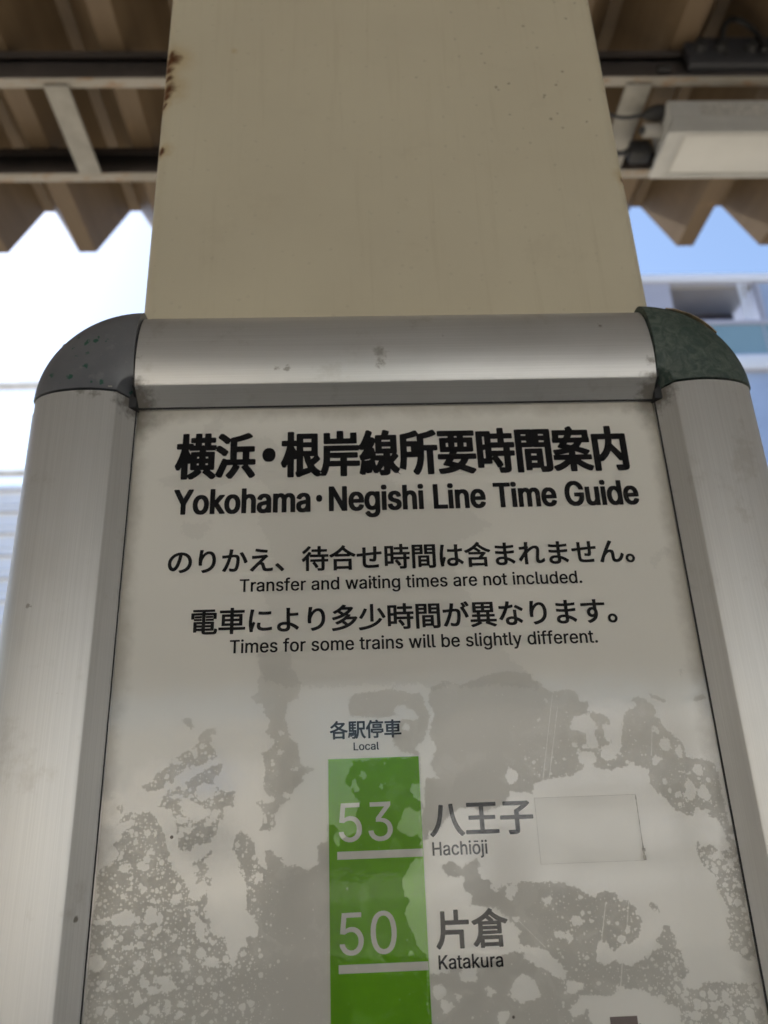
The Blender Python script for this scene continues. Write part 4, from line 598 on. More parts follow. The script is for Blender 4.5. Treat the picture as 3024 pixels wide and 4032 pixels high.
 'C駅': (1.0, [[909, -102, 859, -65, 820, -21, 782, 36, 753, 95, 705, 232, 674, 371, 629, 368, 617, 199, 593, 82, 552, -30, 511, -96, 478, -97, 434, -69, 401, -91, 374, -98, 297, -100, 251, -93, 229, -20, 234, -3, 249, 2, 334, -2, 349, 18, 360, 80, 336, 89, 318, 134, 329, 70, 322, 48, 276, 36, 247, 40, 228, 122, 231, 47, 224, 13, 176, 2, 149, 7, 141, 99, 114, 3, 91, -41, 61, -45, 11, -18, 6, 1, 31, 51, 43, 97, 64, 239, 99, 244, 141, 235, 151, 225, 205, 227, 249, 242, 276, 241, 315, 264, 84, 265, 67, 274, 65, 797, 70, 814, 84, 819, 459, 819, 478, 811, 481, 736, 476, 722, 461, 717, 339, 717, 335, 709, 336, 668, 443, 667, 455, 662, 460, 651, 460, 586, 455, 574, 441, 569, 339, 569, 335, 564, 336, 516, 443, 514, 455, 509, 460, 495, 458, 428, 443, 419, 336, 418, 335, 368, 341, 363, 472, 362, 486, 354, 490, 322, 476, 108, 498, 191, 510, 301, 513, 799, 518, 814, 536, 819, 928, 819, 943, 814, 948, 797, 945, 380, 930, 371, 792, 368, 817, 257, 859, 147, 909, 65, 953, 19, 986, -7, 991, -18, 987, -39, 939, -97], [369, 230, 375, 234, 374, 264, 347, 264], [176, 364, 226, 364, 226, 418, 176, 418], [630, 478, 832, 478, 832, 709, 630, 709], [176, 516, 226, 516, 226, 568, 176, 568], [176, 668, 226, 668, 226, 716, 176, 716]]),
 'C停': (1.0, [[151, -97, 140, -93, 135, -78, 135, 397, 93, 351, 59, 348, 15, 422, 11, 443, 141, 628, 199, 741, 245, 851, 274, 856, 348, 832, 354, 811, 343, 769, 566, 769, 542, 820, 547, 839, 609, 860, 636, 862, 654, 855, 703, 769, 953, 769, 968, 764, 973, 751, 973, 684, 968, 672, 955, 667, 322, 667, 301, 680, 250, 578, 250, -80, 245, -93, 232, -98], [459, -93, 444, -80, 421, -18, 423, -1, 439, 8, 570, 7, 571, 157, 393, 161, 379, 168, 372, 196, 303, 196, 291, 201, 285, 220, 285, 376, 291, 391, 305, 396, 951, 396, 968, 391, 973, 376, 973, 218, 968, 201, 955, 196, 886, 196, 880, 168, 866, 161, 693, 159, 692, -20, 677, -61, 659, -77, 622, -89], [399, 259, 857, 258, 860, 293, 401, 296], [391, 421, 380, 426, 375, 441, 375, 630, 384, 647, 870, 650, 887, 641, 890, 441, 880, 423], [491, 514, 770, 513, 773, 555, 493, 558]]),
 'C車': (1.0, [[451, -102, 440, -97, 436, -84, 432, 48, 49, 48, 32, 57, 29, 136, 34, 149, 45, 154, 430, 154, 435, 159, 432, 198, 153, 198, 140, 203, 135, 220, 135, 605, 140, 620, 155, 625, 432, 625, 434, 659, 76, 661, 65, 666, 61, 678, 64, 761, 80, 769, 432, 769, 436, 843, 441, 853, 457, 858, 541, 858, 553, 853, 561, 769, 932, 765, 939, 751, 939, 678, 935, 666, 924, 661, 559, 659, 561, 625, 849, 625, 864, 620, 869, 605, 869, 220, 864, 203, 851, 198, 561, 198, 558, 159, 564, 154, 957, 154, 968, 149, 973, 136, 969, 55, 953, 48, 561, 48, 558, -84, 553, -97, 539, -102], [253, 299, 432, 298, 435, 359, 255, 362], [559, 299, 745, 298, 748, 359, 561, 362], [253, 461, 432, 461, 435, 522, 255, 525], [559, 461, 745, 461, 748, 522, 561, 525]]),
 'C八': (1.0, [[78, -93, 17, -36, 11, -14, 17, -1, 84, 67, 139, 145, 189, 249, 216, 326, 244, 439, 262, 549, 284, 753, 291, 760, 311, 762, 401, 752, 410, 730, 381, 499, 337, 303, 297, 189, 239, 70, 180, -14, 106, -89], [899, -91, 885, -84, 790, 14, 719, 124, 661, 255, 617, 397, 592, 516, 565, 739, 565, 764, 574, 777, 653, 785, 680, 777, 708, 545, 734, 430, 771, 311, 826, 193, 896, 86, 993, -11, 991, -37, 928, -87]]),
 'C王': (1.0, [[45, -54, 34, -49, 29, -30, 29, 41, 34, 53, 45, 58, 432, 58, 437, 64, 436, 328, 143, 329, 130, 334, 125, 351, 125, 424, 130, 436, 141, 441, 436, 443, 436, 680, 95, 682, 84, 686, 79, 699, 79, 774, 84, 787, 99, 792, 897, 792, 916, 786, 921, 774, 921, 699, 916, 686, 905, 682, 561, 680, 561, 443, 870, 441, 880, 436, 885, 424, 885, 351, 880, 334, 868, 329, 561, 328, 560, 64, 566, 58, 957, 58, 968, 53, 973, 41, 973, -36, 968, -49, 951, -54]]),
 'C子': (1.0, [[284, -97, 272, -90, 242, -16, 245, 12, 259, 17, 441, 18, 441, 301, 43, 303, 32, 307, 27, 320, 30, 405, 47, 415, 441, 416, 442, 539, 447, 554, 545, 607, 650, 678, 145, 679, 132, 684, 127, 697, 127, 774, 132, 786, 147, 792, 793, 792, 811, 796, 839, 789, 891, 749, 896, 734, 891, 719, 828, 663, 739, 595, 569, 491, 567, 418, 959, 414, 970, 409, 975, 397, 975, 320, 970, 307, 955, 302, 568, 301, 567, 9, 562, -24, 545, -60, 511, -81, 457, -94]]),
 'C片': (1.0, [[89, -99, 76, -94, 22, -39, 17, -18, 95, 105, 120, 170, 144, 270, 156, 403, 160, 826, 174, 833, 261, 833, 278, 825, 282, 601, 514, 600, 519, 605, 521, 849, 536, 858, 636, 855, 644, 839, 645, 601, 916, 597, 925, 580, 925, 503, 920, 491, 905, 485, 284, 485, 279, 366, 753, 362, 768, 357, 773, 341, 769, -91, 755, -98, 666, -98, 648, -89, 645, 247, 272, 248, 265, 241, 254, 176, 231, 99, 193, 14, 123, -89, 105, -99]]),
 'C倉': (1.0, [[232, -108, 222, -103, 217, -91, 216, 34, 170, -25, 126, -67, 111, -73, 84, -68, 30, -18, 26, -7, 30, 12, 77, 57, 112, 103, 158, 199, 179, 301, 183, 491, 174, 493, 86, 459, 64, 461, 11, 528, 6, 545, 13, 559, 151, 611, 278, 678, 386, 756, 442, 809, 480, 857, 495, 862, 514, 860, 582, 826, 587, 807, 577, 782, 644, 726, 695, 692, 824, 626, 987, 570, 992, 555, 987, 541, 930, 469, 907, 467, 811, 499, 810, 241, 802, 224, 293, 221, 286, 216, 282, 197, 286, 194, 818, 190, 825, 174, 825, -78, 820, -93, 807, -98, 728, -98, 715, -93, 705, -73, 334, -73, 320, -106], [330, 24, 707, 23, 710, 95, 332, 98], [301, 309, 686, 308, 692, 311, 692, 332, 686, 337, 307, 337, 302, 334], [303, 428, 686, 427, 692, 430, 692, 447, 686, 452, 307, 452, 302, 449], [282, 543, 473, 543, 393, 613], [600, 543, 718, 545, 621, 603, 499, 699, 475, 676, 537, 634, 600, 578, 606, 561]]),
 'DY': (0.9275, [[364, -30, 338, -8, 337, 395, -21, 970, -24, 1017, 5, 1031, 211, 1031, 234, 1023, 464, 653, 694, 1023, 720, 1031, 923, 1031, 945, 1024, 956, 1008, 949, 973, 591, 398, 587, -17, 561, -31]]),
 'Do': (0.8161, [[333, -46, 239, -24, 177, 7, 130, 44, 70, 114, 32, 189, 10, 277, 3, 377, 13, 483, 35, 558, 79, 639, 136, 703, 183, 737, 242, 765, 317, 784, 464, 787, 520, 780, 583, 762, 659, 720, 719, 664, 755, 611, 793, 523, 809, 442, 812, 336, 799, 239, 780, 180, 743, 108, 698, 53, 645, 10, 577, -24, 505, -44], [400, 127, 464, 145, 511, 188, 552, 277, 566, 361, 552, 461, 521, 536, 467, 593, 408, 614, 355, 596, 305, 550, 270, 480, 253, 398, 256, 314, 285, 220, 336, 156]]),
 'Dk': (0.7483, [[67, -30, 48, -22, 41, -5, 41, 1008, 50, 1023, 70, 1031, 258, 1031, 278, 1023, 287, 1008, 289, 554, 514, 774, 736, 778, 765, 764, 769, 736, 759, 717, 472, 423, 789, 21, 794, -8, 784, -23, 764, -31, 548, -31, 527, -24, 292, 264, 283, -18, 258, -31]]),
 'Dh': (0.806, [[67, -30, 48, -22, 41, -5, 41, 1008, 50, 1023, 70, 1031, 258, 1031, 278, 1023, 287, 1008, 289, 763, 389, 787, 505, 787, 564, 777, 639, 746, 673, 722, 709, 683, 740, 627, 756, 577, 766, 498, 765, -8, 756, -23, 733, -31, 548, -31, 523, -17, 515, 498, 505, 536, 478, 580, 445, 602, 411, 612, 364, 596, 330, 569, 307, 536, 291, 489, 284, -17, 258, -31]]),
 'Da': (0.7651, [[236, -46, 152, -24, 108, -2, 29, 77, 7, 127, -3, 180, -3, 245, 10, 305, 47, 364, 95, 402, 223, 449, 464, 485, 478, 502, 474, 539, 443, 592, 417, 609, 373, 615, 333, 602, 292, 575, 248, 513, 161, 506, 29, 548, 19, 564, 26, 605, 55, 656, 102, 706, 158, 743, 230, 771, 320, 787, 436, 787, 567, 759, 621, 730, 666, 689, 715, 592, 725, 523, 724, -11, 695, -31, 511, -31, 486, -21, 392, -47], [335, 123, 392, 138, 445, 182, 477, 255, 477, 310, 320, 287, 258, 250, 244, 211, 257, 164, 286, 138]]),
 'Dm': (1.1987, [[67, -30, 48, -22, 41, -5, 41, 752, 52, 771, 73, 778, 248, 778, 283, 764, 373, 790, 489, 790, 555, 774, 633, 723, 708, 768, 770, 787, 917, 790, 970, 780, 1042, 749, 1109, 686, 1140, 627, 1156, 555, 1156, -5, 1145, -24, 1123, -31, 945, -31, 916, -17, 909, 527, 884, 583, 823, 615, 759, 583, 725, 514, 718, -17, 689, -31, 508, -31, 483, -22, 475, -5, 475, 523, 453, 577, 423, 602, 392, 614, 328, 580, 301, 539, 288, 492, 284, -17, 258, -31]]),
 'DN': (1.0289, [[83, -30, 64, -22, 56, -5, 56, 1005, 63, 1020, 92, 1031, 298, 1031, 323, 1022, 720, 404, 723, 1011, 755, 1031, 939, 1031, 964, 1022, 972, 1002, 972, -5, 966, -20, 936, -31, 730, -31, 705, -22, 311, 591, 309, -11, 280, -31]]),
 'De': (0.794, [[339, -46, 270, -34, 177, 7, 141, 33, 73, 108, 35, 180, 10, 277, 3, 373, 16, 492, 45, 580, 85, 648, 139, 706, 186, 740, 239, 765, 314, 784, 508, 781, 627, 737, 678, 698, 730, 636, 765, 567, 784, 495, 790, 323, 758, 303, 261, 303, 256, 292, 273, 236, 314, 172, 364, 138, 408, 125, 461, 135, 493, 155, 544, 227, 567, 237, 645, 237, 758, 209, 777, 189, 778, 161, 755, 108, 719, 58, 670, 16, 614, -15, 492, -47], [261, 467, 537, 470, 521, 520, 494, 564, 452, 599, 402, 615, 348, 596, 300, 555, 270, 502]]),
 'Dg': (0.8356, [[345, -327, 242, -312, 130, -259, 54, -180, 38, -148, 41, -117, 148, -54, 233, -50, 255, -59, 333, -137, 386, -156, 427, -155, 467, -143, 514, -112, 543, -58, 549, 2, 452, -22, 277, -15, 170, 26, 100, 83, 38, 180, 10, 283, 6, 445, 32, 558, 82, 652, 139, 712, 245, 771, 330, 787, 473, 784, 552, 760, 583, 778, 777, 774, 794, 748, 794, -67, 777, -139, 731, -217, 639, -287, 502, -325], [394, 152, 455, 166, 500, 205, 530, 258, 550, 342, 547, 439, 515, 533, 478, 580, 411, 612, 361, 602, 311, 562, 276, 505, 253, 408, 260, 308, 291, 223, 336, 176]]),
 'Di': (0.3275, [[67, -30, 48, -22, 41, -5, 41, 758, 70, 778, 261, 777, 280, 769, 287, 752, 287, -11, 258, -31], [105, 841, 52, 869, 23, 911, 19, 973, 41, 1020, 67, 1043, 108, 1059, 220, 1059, 270, 1037, 309, 980, 309, 920, 291, 883, 267, 860, 223, 841]]),
 'Ds': (0.7175, [[277, -46, 180, -24, 92, 25, 52, 69, 23, 120, 10, 161, 13, 205, 36, 218, 145, 240, 220, 240, 242, 228, 280, 156, 317, 132, 358, 122, 408, 135, 444, 161, 462, 192, 459, 223, 417, 262, 198, 320, 102, 372, 60, 417, 35, 473, 28, 533, 35, 602, 77, 681, 127, 727, 192, 762, 311, 787, 430, 787, 508, 774, 586, 740, 647, 686, 696, 595, 694, 548, 577, 516, 492, 516, 469, 527, 425, 595, 392, 615, 364, 619, 317, 602, 292, 581, 279, 558, 279, 533, 294, 505, 333, 482, 552, 424, 645, 372, 680, 333, 709, 270, 709, 148, 684, 89, 653, 48, 573, -9, 461, -44]]),
 'DL': (0.7725, [[83, -30, 64, -22, 56, -5, 56, 1008, 66, 1023, 86, 1031, 277, 1031, 298, 1022, 306, 1005, 308, 145, 745, 143, 772, 120, 772, -8, 762, -23, 739, -31]]),
 'Dn': (0.8054, [[67, -30, 48, -22, 41, -5, 45, 765, 70, 778, 248, 778, 286, 760, 364, 784, 505, 787, 602, 765, 659, 733, 721, 664, 752, 592, 762, 539, 761, -18, 736, -31, 555, -31, 523, -17, 515, 498, 505, 536, 478, 580, 445, 602, 411, 612, 364, 596, 330, 569, 307, 536, 291, 489, 284, -17, 258, -31]]),
 'DT': (0.8819, [[342, -30, 323, -22, 316, -5, 315, 852, 33, 856, 11, 863, 0, 883, 4, 1017, 33, 1031, 848, 1031, 870, 1024, 881, 998, 881, 880, 870, 863, 848, 856, 569, 852, 565, -17, 539, -31]]),
 'DG': (1.0228, [[442, -43, 358, -27, 242, 23, 164, 84, 91, 180, 45, 286, 22, 389, 16, 527, 28, 648, 51, 733, 101, 836, 161, 912, 242, 977, 317, 1015, 414, 1040, 630, 1040, 727, 1015, 798, 980, 905, 891, 965, 795, 990, 723, 993, 673, 964, 653, 767, 654, 741, 670, 712, 739, 678, 786, 614, 837, 517, 862, 427, 834, 367, 788, 323, 730, 276, 605, 266, 520, 269, 439, 301, 314, 347, 236, 414, 176, 502, 141, 573, 145, 633, 170, 687, 214, 727, 277, 750, 355, 505, 366, 494, 386, 494, 511, 502, 525, 527, 534, 970, 534, 993, 527, 1003, 511, 997, 302, 977, 227, 943, 155, 892, 88, 817, 26, 736, -15, 655, -37]]),
 'Du': (0.806, [[283, -40, 217, -24, 142, 16, 82, 86, 54, 152, 41, 233, 45, 764, 80, 778, 258, 778, 284, 764, 288, 258, 301, 208, 322, 173, 358, 144, 398, 134, 439, 148, 478, 180, 499, 211, 515, 261, 523, 764, 552, 778, 733, 778, 755, 771, 766, 752, 762, -17, 736, -31, 555, -31, 520, -14, 427, -40]]),
 'Dd': (0.8342, [[311, -46, 233, -27, 150, 17, 89, 79, 41, 161, 13, 258, 3, 370, 13, 486, 41, 580, 116, 692, 177, 740, 227, 765, 327, 787, 442, 787, 545, 763, 547, 1005, 558, 1024, 580, 1031, 777, 1027, 794, 1005, 793, -11, 764, -31, 583, -31, 552, -17, 455, -47], [384, 130, 436, 135, 492, 179, 524, 233, 550, 348, 544, 445, 512, 536, 468, 586, 402, 614, 355, 599, 308, 559, 270, 486, 253, 405, 256, 314, 279, 233, 322, 167]]),
 'ET': (0.8819, [[370, -15, 353, -2, 353, 867, 42, 876, 38, 1008, 839, 1012, 839, 876, 533, 870, 531, -5, 511, -15]]),
 'Er': (0.5094, [[95, -15, 78, -2, 79, 755, 239, 758, 245, 710, 305, 749, 364, 768, 498, 765, 502, 626, 398, 625, 339, 609, 288, 570, 254, 505, 249, -8]]),
 'Ea': (0.7651, [[264, -30, 139, 10, 63, 86, 35, 183, 48, 302, 89, 362, 164, 409, 502, 476, 516, 502, 505, 561, 475, 605, 402, 634, 345, 631, 295, 612, 253, 580, 220, 529, 202, 522, 67, 557, 57, 586, 88, 645, 131, 692, 217, 743, 352, 772, 505, 755, 605, 706, 655, 645, 677, 592, 687, 520, 687, -8, 536, -15, 520, -8, 514, 33, 414, -21], [306, 108, 402, 116, 478, 170, 515, 255, 514, 339, 305, 305, 225, 261, 206, 214, 223, 155, 255, 126]]),
 'En': (0.8054, [[95, -15, 78, -2, 80, 756, 239, 758, 245, 701, 330, 752, 417, 772, 523, 765, 628, 720, 687, 655, 725, 536, 727, -9, 557, -8, 549, 520, 506, 595, 464, 621, 402, 631, 311, 594, 276, 552, 254, 495, 249, -8]]),
 'Es': (0.7175, [[305, -30, 205, -9, 123, 38, 60, 123, 48, 196, 173, 225, 205, 221, 233, 163, 273, 126, 330, 106, 386, 106, 439, 123, 481, 155, 500, 192, 496, 227, 442, 277, 223, 335, 133, 384, 95, 427, 73, 477, 69, 580, 108, 668, 195, 737, 305, 769, 452, 765, 533, 740, 578, 711, 640, 636, 661, 560, 517, 532, 442, 618, 405, 634, 348, 637, 286, 615, 256, 589, 241, 558, 245, 520, 261, 494, 308, 466, 527, 409, 612, 361, 646, 323, 671, 267, 675, 170, 636, 79, 548, 7, 433, -28]]),
 'Ef': (0.4987, [[152, -15, 134, -2, 134, 623, -9, 633, -12, 755, 133, 764, 145, 930, 172, 977, 233, 1027, 330, 1056, 420, 1056, 492, 1040, 503, 1017, 472, 914, 355, 912, 327, 893, 306, 848, 305, 764, 470, 756, 472, 645, 452, 628, 303, 623, 302, -8]]),
 'Ee': (0.794, [[367, -30, 230, 7, 173, 44, 107, 117, 50, 261, 44, 433, 85, 583, 170, 694, 283, 755, 436, 772, 542, 749, 595, 724, 689, 637, 744, 508, 752, 327, 220, 319, 220, 286, 248, 208, 280, 163, 320, 132, 402, 106, 458, 110, 505, 129, 547, 164, 577, 215, 595, 222, 733, 193, 740, 164, 684, 67, 614, 13, 489, -28], [220, 452, 578, 458, 559, 523, 527, 575, 464, 621, 405, 634, 348, 624, 294, 592, 238, 520]]),
 'Ed': (0.8342, [[339, -30, 258, -12, 182, 30, 123, 88, 79, 164, 50, 261, 41, 367, 66, 545, 98, 614, 145, 678, 208, 727, 270, 755, 355, 772, 442, 769, 511, 749, 583, 701, 585, 1008, 752, 1012, 755, -8, 595, -12, 589, 47, 489, -18], [372, 111, 461, 120, 525, 167, 562, 230, 587, 342, 581, 448, 546, 545, 500, 598, 427, 631, 342, 621, 275, 570, 232, 489, 216, 411, 219, 311, 257, 198, 310, 139]]),
 'Ew': (1.1148, [[261, -15, 241, 2, 23, 723, 23, 758, 196, 755, 333, 260, 473, 758, 646, 755, 780, 260, 920, 755, 1095, 756, 867, -9, 723, -16, 698, -5, 558, 486, 415, -8]]),
 'Ei': (0.3275, [[95, -15, 78, -2, 78, 752, 98, 762, 230, 762, 250, 748, 250, -5, 230, -15], [133, 857, 85, 880, 60, 914, 66, 998, 98, 1030, 136, 1044, 192, 1044, 236, 1027, 271, 980, 265, 905, 217, 863]]),
 'Et': (0.447, [[317, -24, 189, 7, 123, 77, 103, 148, 103, 623, -12, 639, -11, 756, 102, 764, 103, 930, 123, 940, 267, 937, 273, 764, 405, 762, 425, 752, 421, 633, 272, 623, 276, 164, 289, 135, 314, 116, 418, 117, 444, 14, 433, -12]]),
 'Eg': (0.8356, [[373, -312, 258, -293, 180, -259, 95, -181, 76, -127, 173, -70, 205, -66, 223, -72, 282, -136, 342, -168, 427, -175, 486, -162, 542, -128, 574, -80, 587, 64, 489, 7, 352, -6, 239, 20, 152, 75, 88, 158, 50, 267, 44, 442, 70, 555, 130, 659, 188, 714, 261, 752, 355, 772, 445, 769, 520, 746, 589, 696, 595, 758, 752, 758, 756, -64, 740, -136, 697, -208, 614, -271, 495, -306], [391, 133, 461, 141, 523, 182, 568, 255, 587, 336, 584, 442, 549, 542, 496, 602, 427, 631, 352, 624, 280, 575, 238, 508, 216, 414, 222, 305, 257, 214, 314, 157]]),
 'Em': (1.1987, [[95, -15, 78, -2, 82, 758, 239, 758, 248, 707, 352, 765, 461, 775, 555, 746, 627, 674, 733, 752, 802, 772, 889, 775, 1011, 737, 1073, 678, 1102, 623, 1119, 552, 1115, -11, 951, -8, 947, 530, 914, 597, 870, 624, 823, 634, 773, 624, 730, 597, 688, 520, 683, -8, 516, -11, 512, 527, 496, 573, 467, 606, 392, 634, 339, 621, 302, 597, 254, 514, 249, -8]]),
 'Eo': (0.8161, [[361, -30, 223, 10, 170, 47, 104, 123, 70, 192, 47, 280, 47, 458, 101, 611, 185, 705, 311, 762, 470, 769, 608, 721, 712, 617, 765, 480, 772, 298, 730, 155, 692, 94, 640, 42, 533, -15, 452, -31], [397, 108, 464, 116, 531, 161, 577, 236, 603, 355, 593, 452, 555, 545, 498, 605, 433, 631, 355, 624, 281, 573, 241, 508, 216, 405, 222, 295, 260, 195, 320, 132]]),
 'Ec': (0.7779, [[361, -30, 223, 10, 170, 47, 104, 123, 70, 192, 47, 280, 47, 458, 101, 611, 185, 705, 311, 762, 470, 769, 558, 746, 639, 700, 702, 630, 733, 536, 589, 500, 570, 507, 541, 567, 477, 618, 386, 631, 332, 614, 270, 558, 226, 461, 216, 333, 245, 223, 275, 173, 319, 133, 402, 106, 455, 113, 506, 139, 546, 180, 573, 240, 589, 246, 733, 215, 737, 189, 689, 91, 605, 16, 477, -28]]),
 'El': (0.3718, [[223, -18, 148, 7, 113, 39, 78, 136, 78, 1002, 98, 1015, 249, 1008, 250, 164, 277, 120, 358, 115, 378, 27, 373, -8]]),
 'Eu': (0.806, [[311, -24, 242, -9, 173, 28, 116, 95, 91, 155, 78, 236, 79, 755, 249, 755, 254, 236, 273, 186, 307, 145, 355, 120, 408, 116, 494, 152, 534, 202, 552, 255, 557, 755, 723, 758, 727, -8, 564, -12, 558, 43, 461, -12]]),
 'Eb': (0.8342, [[405, -30, 317, -6, 245, 49, 239, -12, 79, -8, 83, 1012, 249, 1008, 252, 701, 323, 749, 392, 769, 480, 772, 564, 755, 633, 724, 694, 673, 737, 614, 771, 536, 790, 436, 790, 305, 771, 205, 734, 120, 670, 44, 586, -9, 492, -31], [403, 111, 483, 116, 550, 161, 596, 239, 619, 336, 615, 433, 584, 533, 534, 595, 458, 631, 373, 621, 306, 570, 270, 505, 247, 402, 256, 283, 288, 198, 329, 148]]),
 'Eh': (0.806, [[95, -15, 78, -2, 78, 1005, 98, 1015, 230, 1015, 250, 1005, 252, 707, 308, 743, 373, 765, 505, 769, 625, 723, 664, 687, 702, 623, 728, 495, 728, -5, 705, -16, 557, -8, 549, 520, 506, 595, 464, 621, 402, 631, 311, 594, 276, 552, 254, 495, 249, -8]]),
 'Ey': (0.7651, [[130, -299, 70, -280, 95, -164, 117, -153, 192, -159, 227, -141, 262, -86, 290, -2, 10, 755, 190, 755, 383, 222, 576, 755, 752, 758, 755, 736, 405, -170, 339, -253, 286, -284, 220, -300]]),
 'E.': (0.3691, [[167, -24, 123, -12, 82, 30, 76, 117, 91, 145, 133, 177, 186, 187, 242, 177, 296, 123, 299, 45, 252, -12]]),
 'EL': (0.7725, [[111, -15, 94, -2, 94, 1005, 114, 1015, 248, 1015, 269, 1002, 270, 130, 730, 124, 734, -5, 711, -16]]),
 'EH': (1.0161, [[111, -15, 94, -2, 95, 1009, 268, 1008, 270, 586, 736, 584, 747, 592, 748, 1008, 918, 1011, 920, -9, 748, -8, 745, 439, 277, 441, 268, -8]]),
 'Eō': (0.8161, [[361, -30, 223, 10, 170, 47, 104, 123, 70, 192, 47, 280, 47, 458, 101, 611, 185, 705, 311, 762, 470, 769, 608, 721, 712, 617, 765, 480, 772, 298, 730, 155, 692, 94, 640, 42, 533, -15, 452, -31], [397, 108, 464, 116, 531, 161, 577, 236, 603, 355, 593, 452, 555, 545, 498, 605, 433, 631, 355, 624, 281, 573, 241, 508, 216, 405, 222, 295, 260, 195, 320, 132], [214, 885, 197, 895, 202, 1008, 618, 1005, 614, 888]]),
 'Ej': (0.3275, [[-27, -296, -44, -286, -43, -164, 43, -142, 65, -117, 78, -70, 78, 752, 98, 762, 233, 762, 250, 748, 243, -133, 215, -205, 158, -262, 64, -294], [133, 857, 88, 877, 60, 914, 56, 973, 70, 1005, 136, 1044, 230, 1030, 258, 1006, 272, 973, 259, 895, 208, 860]]),
 'EK': (0.9175, [[111, -15, 94, -2, 95, 1009, 268, 1008, 270, 554, 691, 1011, 902, 1011, 903, 986, 513, 564, 893, 30, 905, -9, 708, -9, 386, 438, 270, 317, 268, -8]]),
 'Ek': (0.7483, [[95, -15, 78, -2, 78, 1005, 98, 1015, 230, 1015, 250, 1002, 252, 469, 539, 758, 730, 755, 725, 727, 430, 423, 745, 25, 756, -5, 733, -16, 557, -11, 298, 310, 250, 264, 249, -8]]),
 'F5': (0.8906, [[386, -15, 286, 10, 197, 67, 132, 155, 113, 211, 110, 255, 245, 258, 273, 186, 327, 132, 405, 103, 480, 106, 556, 142, 609, 205, 634, 289, 631, 367, 615, 420, 581, 473, 530, 515, 495, 530, 448, 540, 383, 537, 317, 518, 258, 481, 123, 498, 179, 998, 723, 1002, 723, 885, 304, 880, 277, 610, 355, 646, 427, 659, 523, 653, 611, 621, 664, 584, 724, 514, 765, 423, 778, 348, 775, 267, 755, 192, 720, 125, 664, 63, 617, 29, 536, -5, 480, -15]]),
 'F3': (0.8906, [[373, -15, 277, 7, 177, 63, 104, 152, 82, 214, 78, 255, 89, 262, 220, 262, 235, 211, 269, 158, 330, 120, 392, 103, 436, 100, 511, 113, 564, 138, 602, 172, 630, 227, 637, 305, 624, 361, 597, 408, 552, 446, 495, 471, 411, 484, 308, 485, 300, 492, 302, 590, 555, 881, 133, 885, 129, 998, 736, 1002, 739, 904, 451, 577, 539, 569, 605, 549, 675, 508, 723, 459, 765, 386, 781, 317, 781, 252, 765, 183, 706, 89, 633, 32, 589, 10, 505, -12]]),
 'F0': (0.8906, [[398, -15, 320, 4, 260, 36, 191, 102, 148, 170, 113, 261, 94, 352, 84, 455, 88, 592, 101, 686, 129, 783, 154, 839, 200, 908, 257, 961, 330, 999, 402, 1015, 489, 1015, 570, 996, 633, 962, 694, 905, 730, 852, 774, 748, 797, 645, 806, 545, 803, 405, 787, 298, 762, 214, 727, 142, 683, 81, 630, 35, 570, 4, 489, -15], [431, 102, 511, 113, 565, 148, 590, 177, 643, 292, 666, 436, 662, 602, 627, 755, 602, 805, 564, 853, 505, 890, 458, 900, 408, 896, 355, 874, 295, 814, 245, 695, 225, 564, 231, 373, 266, 239, 323, 150, 373, 116]]),
}
def outlines(key):
    """advance and outline loops of one glyph, in fractions of its em"""
    adv, loops = GLY[key]
    return adv, [[(l[i]/1000, l[i+1]/1000) for i in range(0, len(l), 2)] for l in loops]
def print_line(name, glyphs, mat, y=.0006):
    """glyphs: (key, x, z, sx, sz) in metres; filled flat ink shapes on the paper, one mesh"""
    cu = bpy.data.curves.new(name, 'CURVE'); cu.dimensions = '2D'; cu.fill_mode = 'BOTH'
    for key, x, z, sx, sz in glyphs:
        for lp_ in outlines(key)[1]:
            sp = cu.splines.new('POLY'); sp.points.add(len(lp_)-1); sp.use_cyclic_u = True
            for pnt, (a, b) in zip(sp.points, lp_): pnt.co = ((x+a*sx)*100, (z+b*sz)*100, 0, 1)
    ob = bpy.data.objects.new(name, cu); COL.objects.link(ob)
    me = bpy.data.meshes.new_from_object(ob.evaluated_get(bpy.context.evaluated_depsgraph_get()))
    bpy.data.objects.remove(ob); bpy.data.curves.remove(cu)
    me.transform(Matrix(((.01, 0, 0, 0), (0, 0, .01, y), (0, .01, 0, 0), (0, 0, 0, 1))))
    me.materials.clear()
    return link_mesh(name, me, mat, sign)
mm = .001
def jp(style, text, x0, adv, base, ex, ez, spec={}):
    """x0 = left of the first cell, adv = cell advance (mm); base = glyph baseline"""
    g = []; x = x0
    for ch in text:
        a = adv*spec.get(ch, 1)
        g.append((style+ch, (x + (a-ex)/2)*mm, base*mm, ex*mm, ez*mm)); x += a
    return g
def latin(style, text, xa, xb, base, cap, space=.40):
    """fit the line between xa and xb (mm) with the given cap height"""
    pos = []; x = 0; mn = None; mx = 0
    for ch in text:
        if ch == ' ': x += space; continue
        adv, ol = outlines(style+ch)
        for l in ol:
            for a, b in l:
                mn = x+a if mn is None else min(mn, x+a); mx = max(mx, x+a)
        pos.append((ch, x)); x += adv
    k = (xb-xa)/(mx-mn)
    return [(style+ch, (xa+(p-mn)*k)*mm, base*mm, k*mm, cap*mm) for ch, p in pos]
def dot(cx_, cz, r, key='A・'):
    pts = [p for l in outlines(key)[1] for p in l]
    x0, x1 = min(p[0] for p in pts), max(p[0] for p in pts); y0, y1 = min(p[1] for p in pts), max(p[1] for p in pts)
    sx, sz = 2*r[0]/(x1-x0), 2*r[1]/(y1-y0)
    return [(key, (cx_-(x0+x1)/2*sx)*mm, (cz-(y0+y1)/2*sz)*mm, sx*mm, sz*mm)]
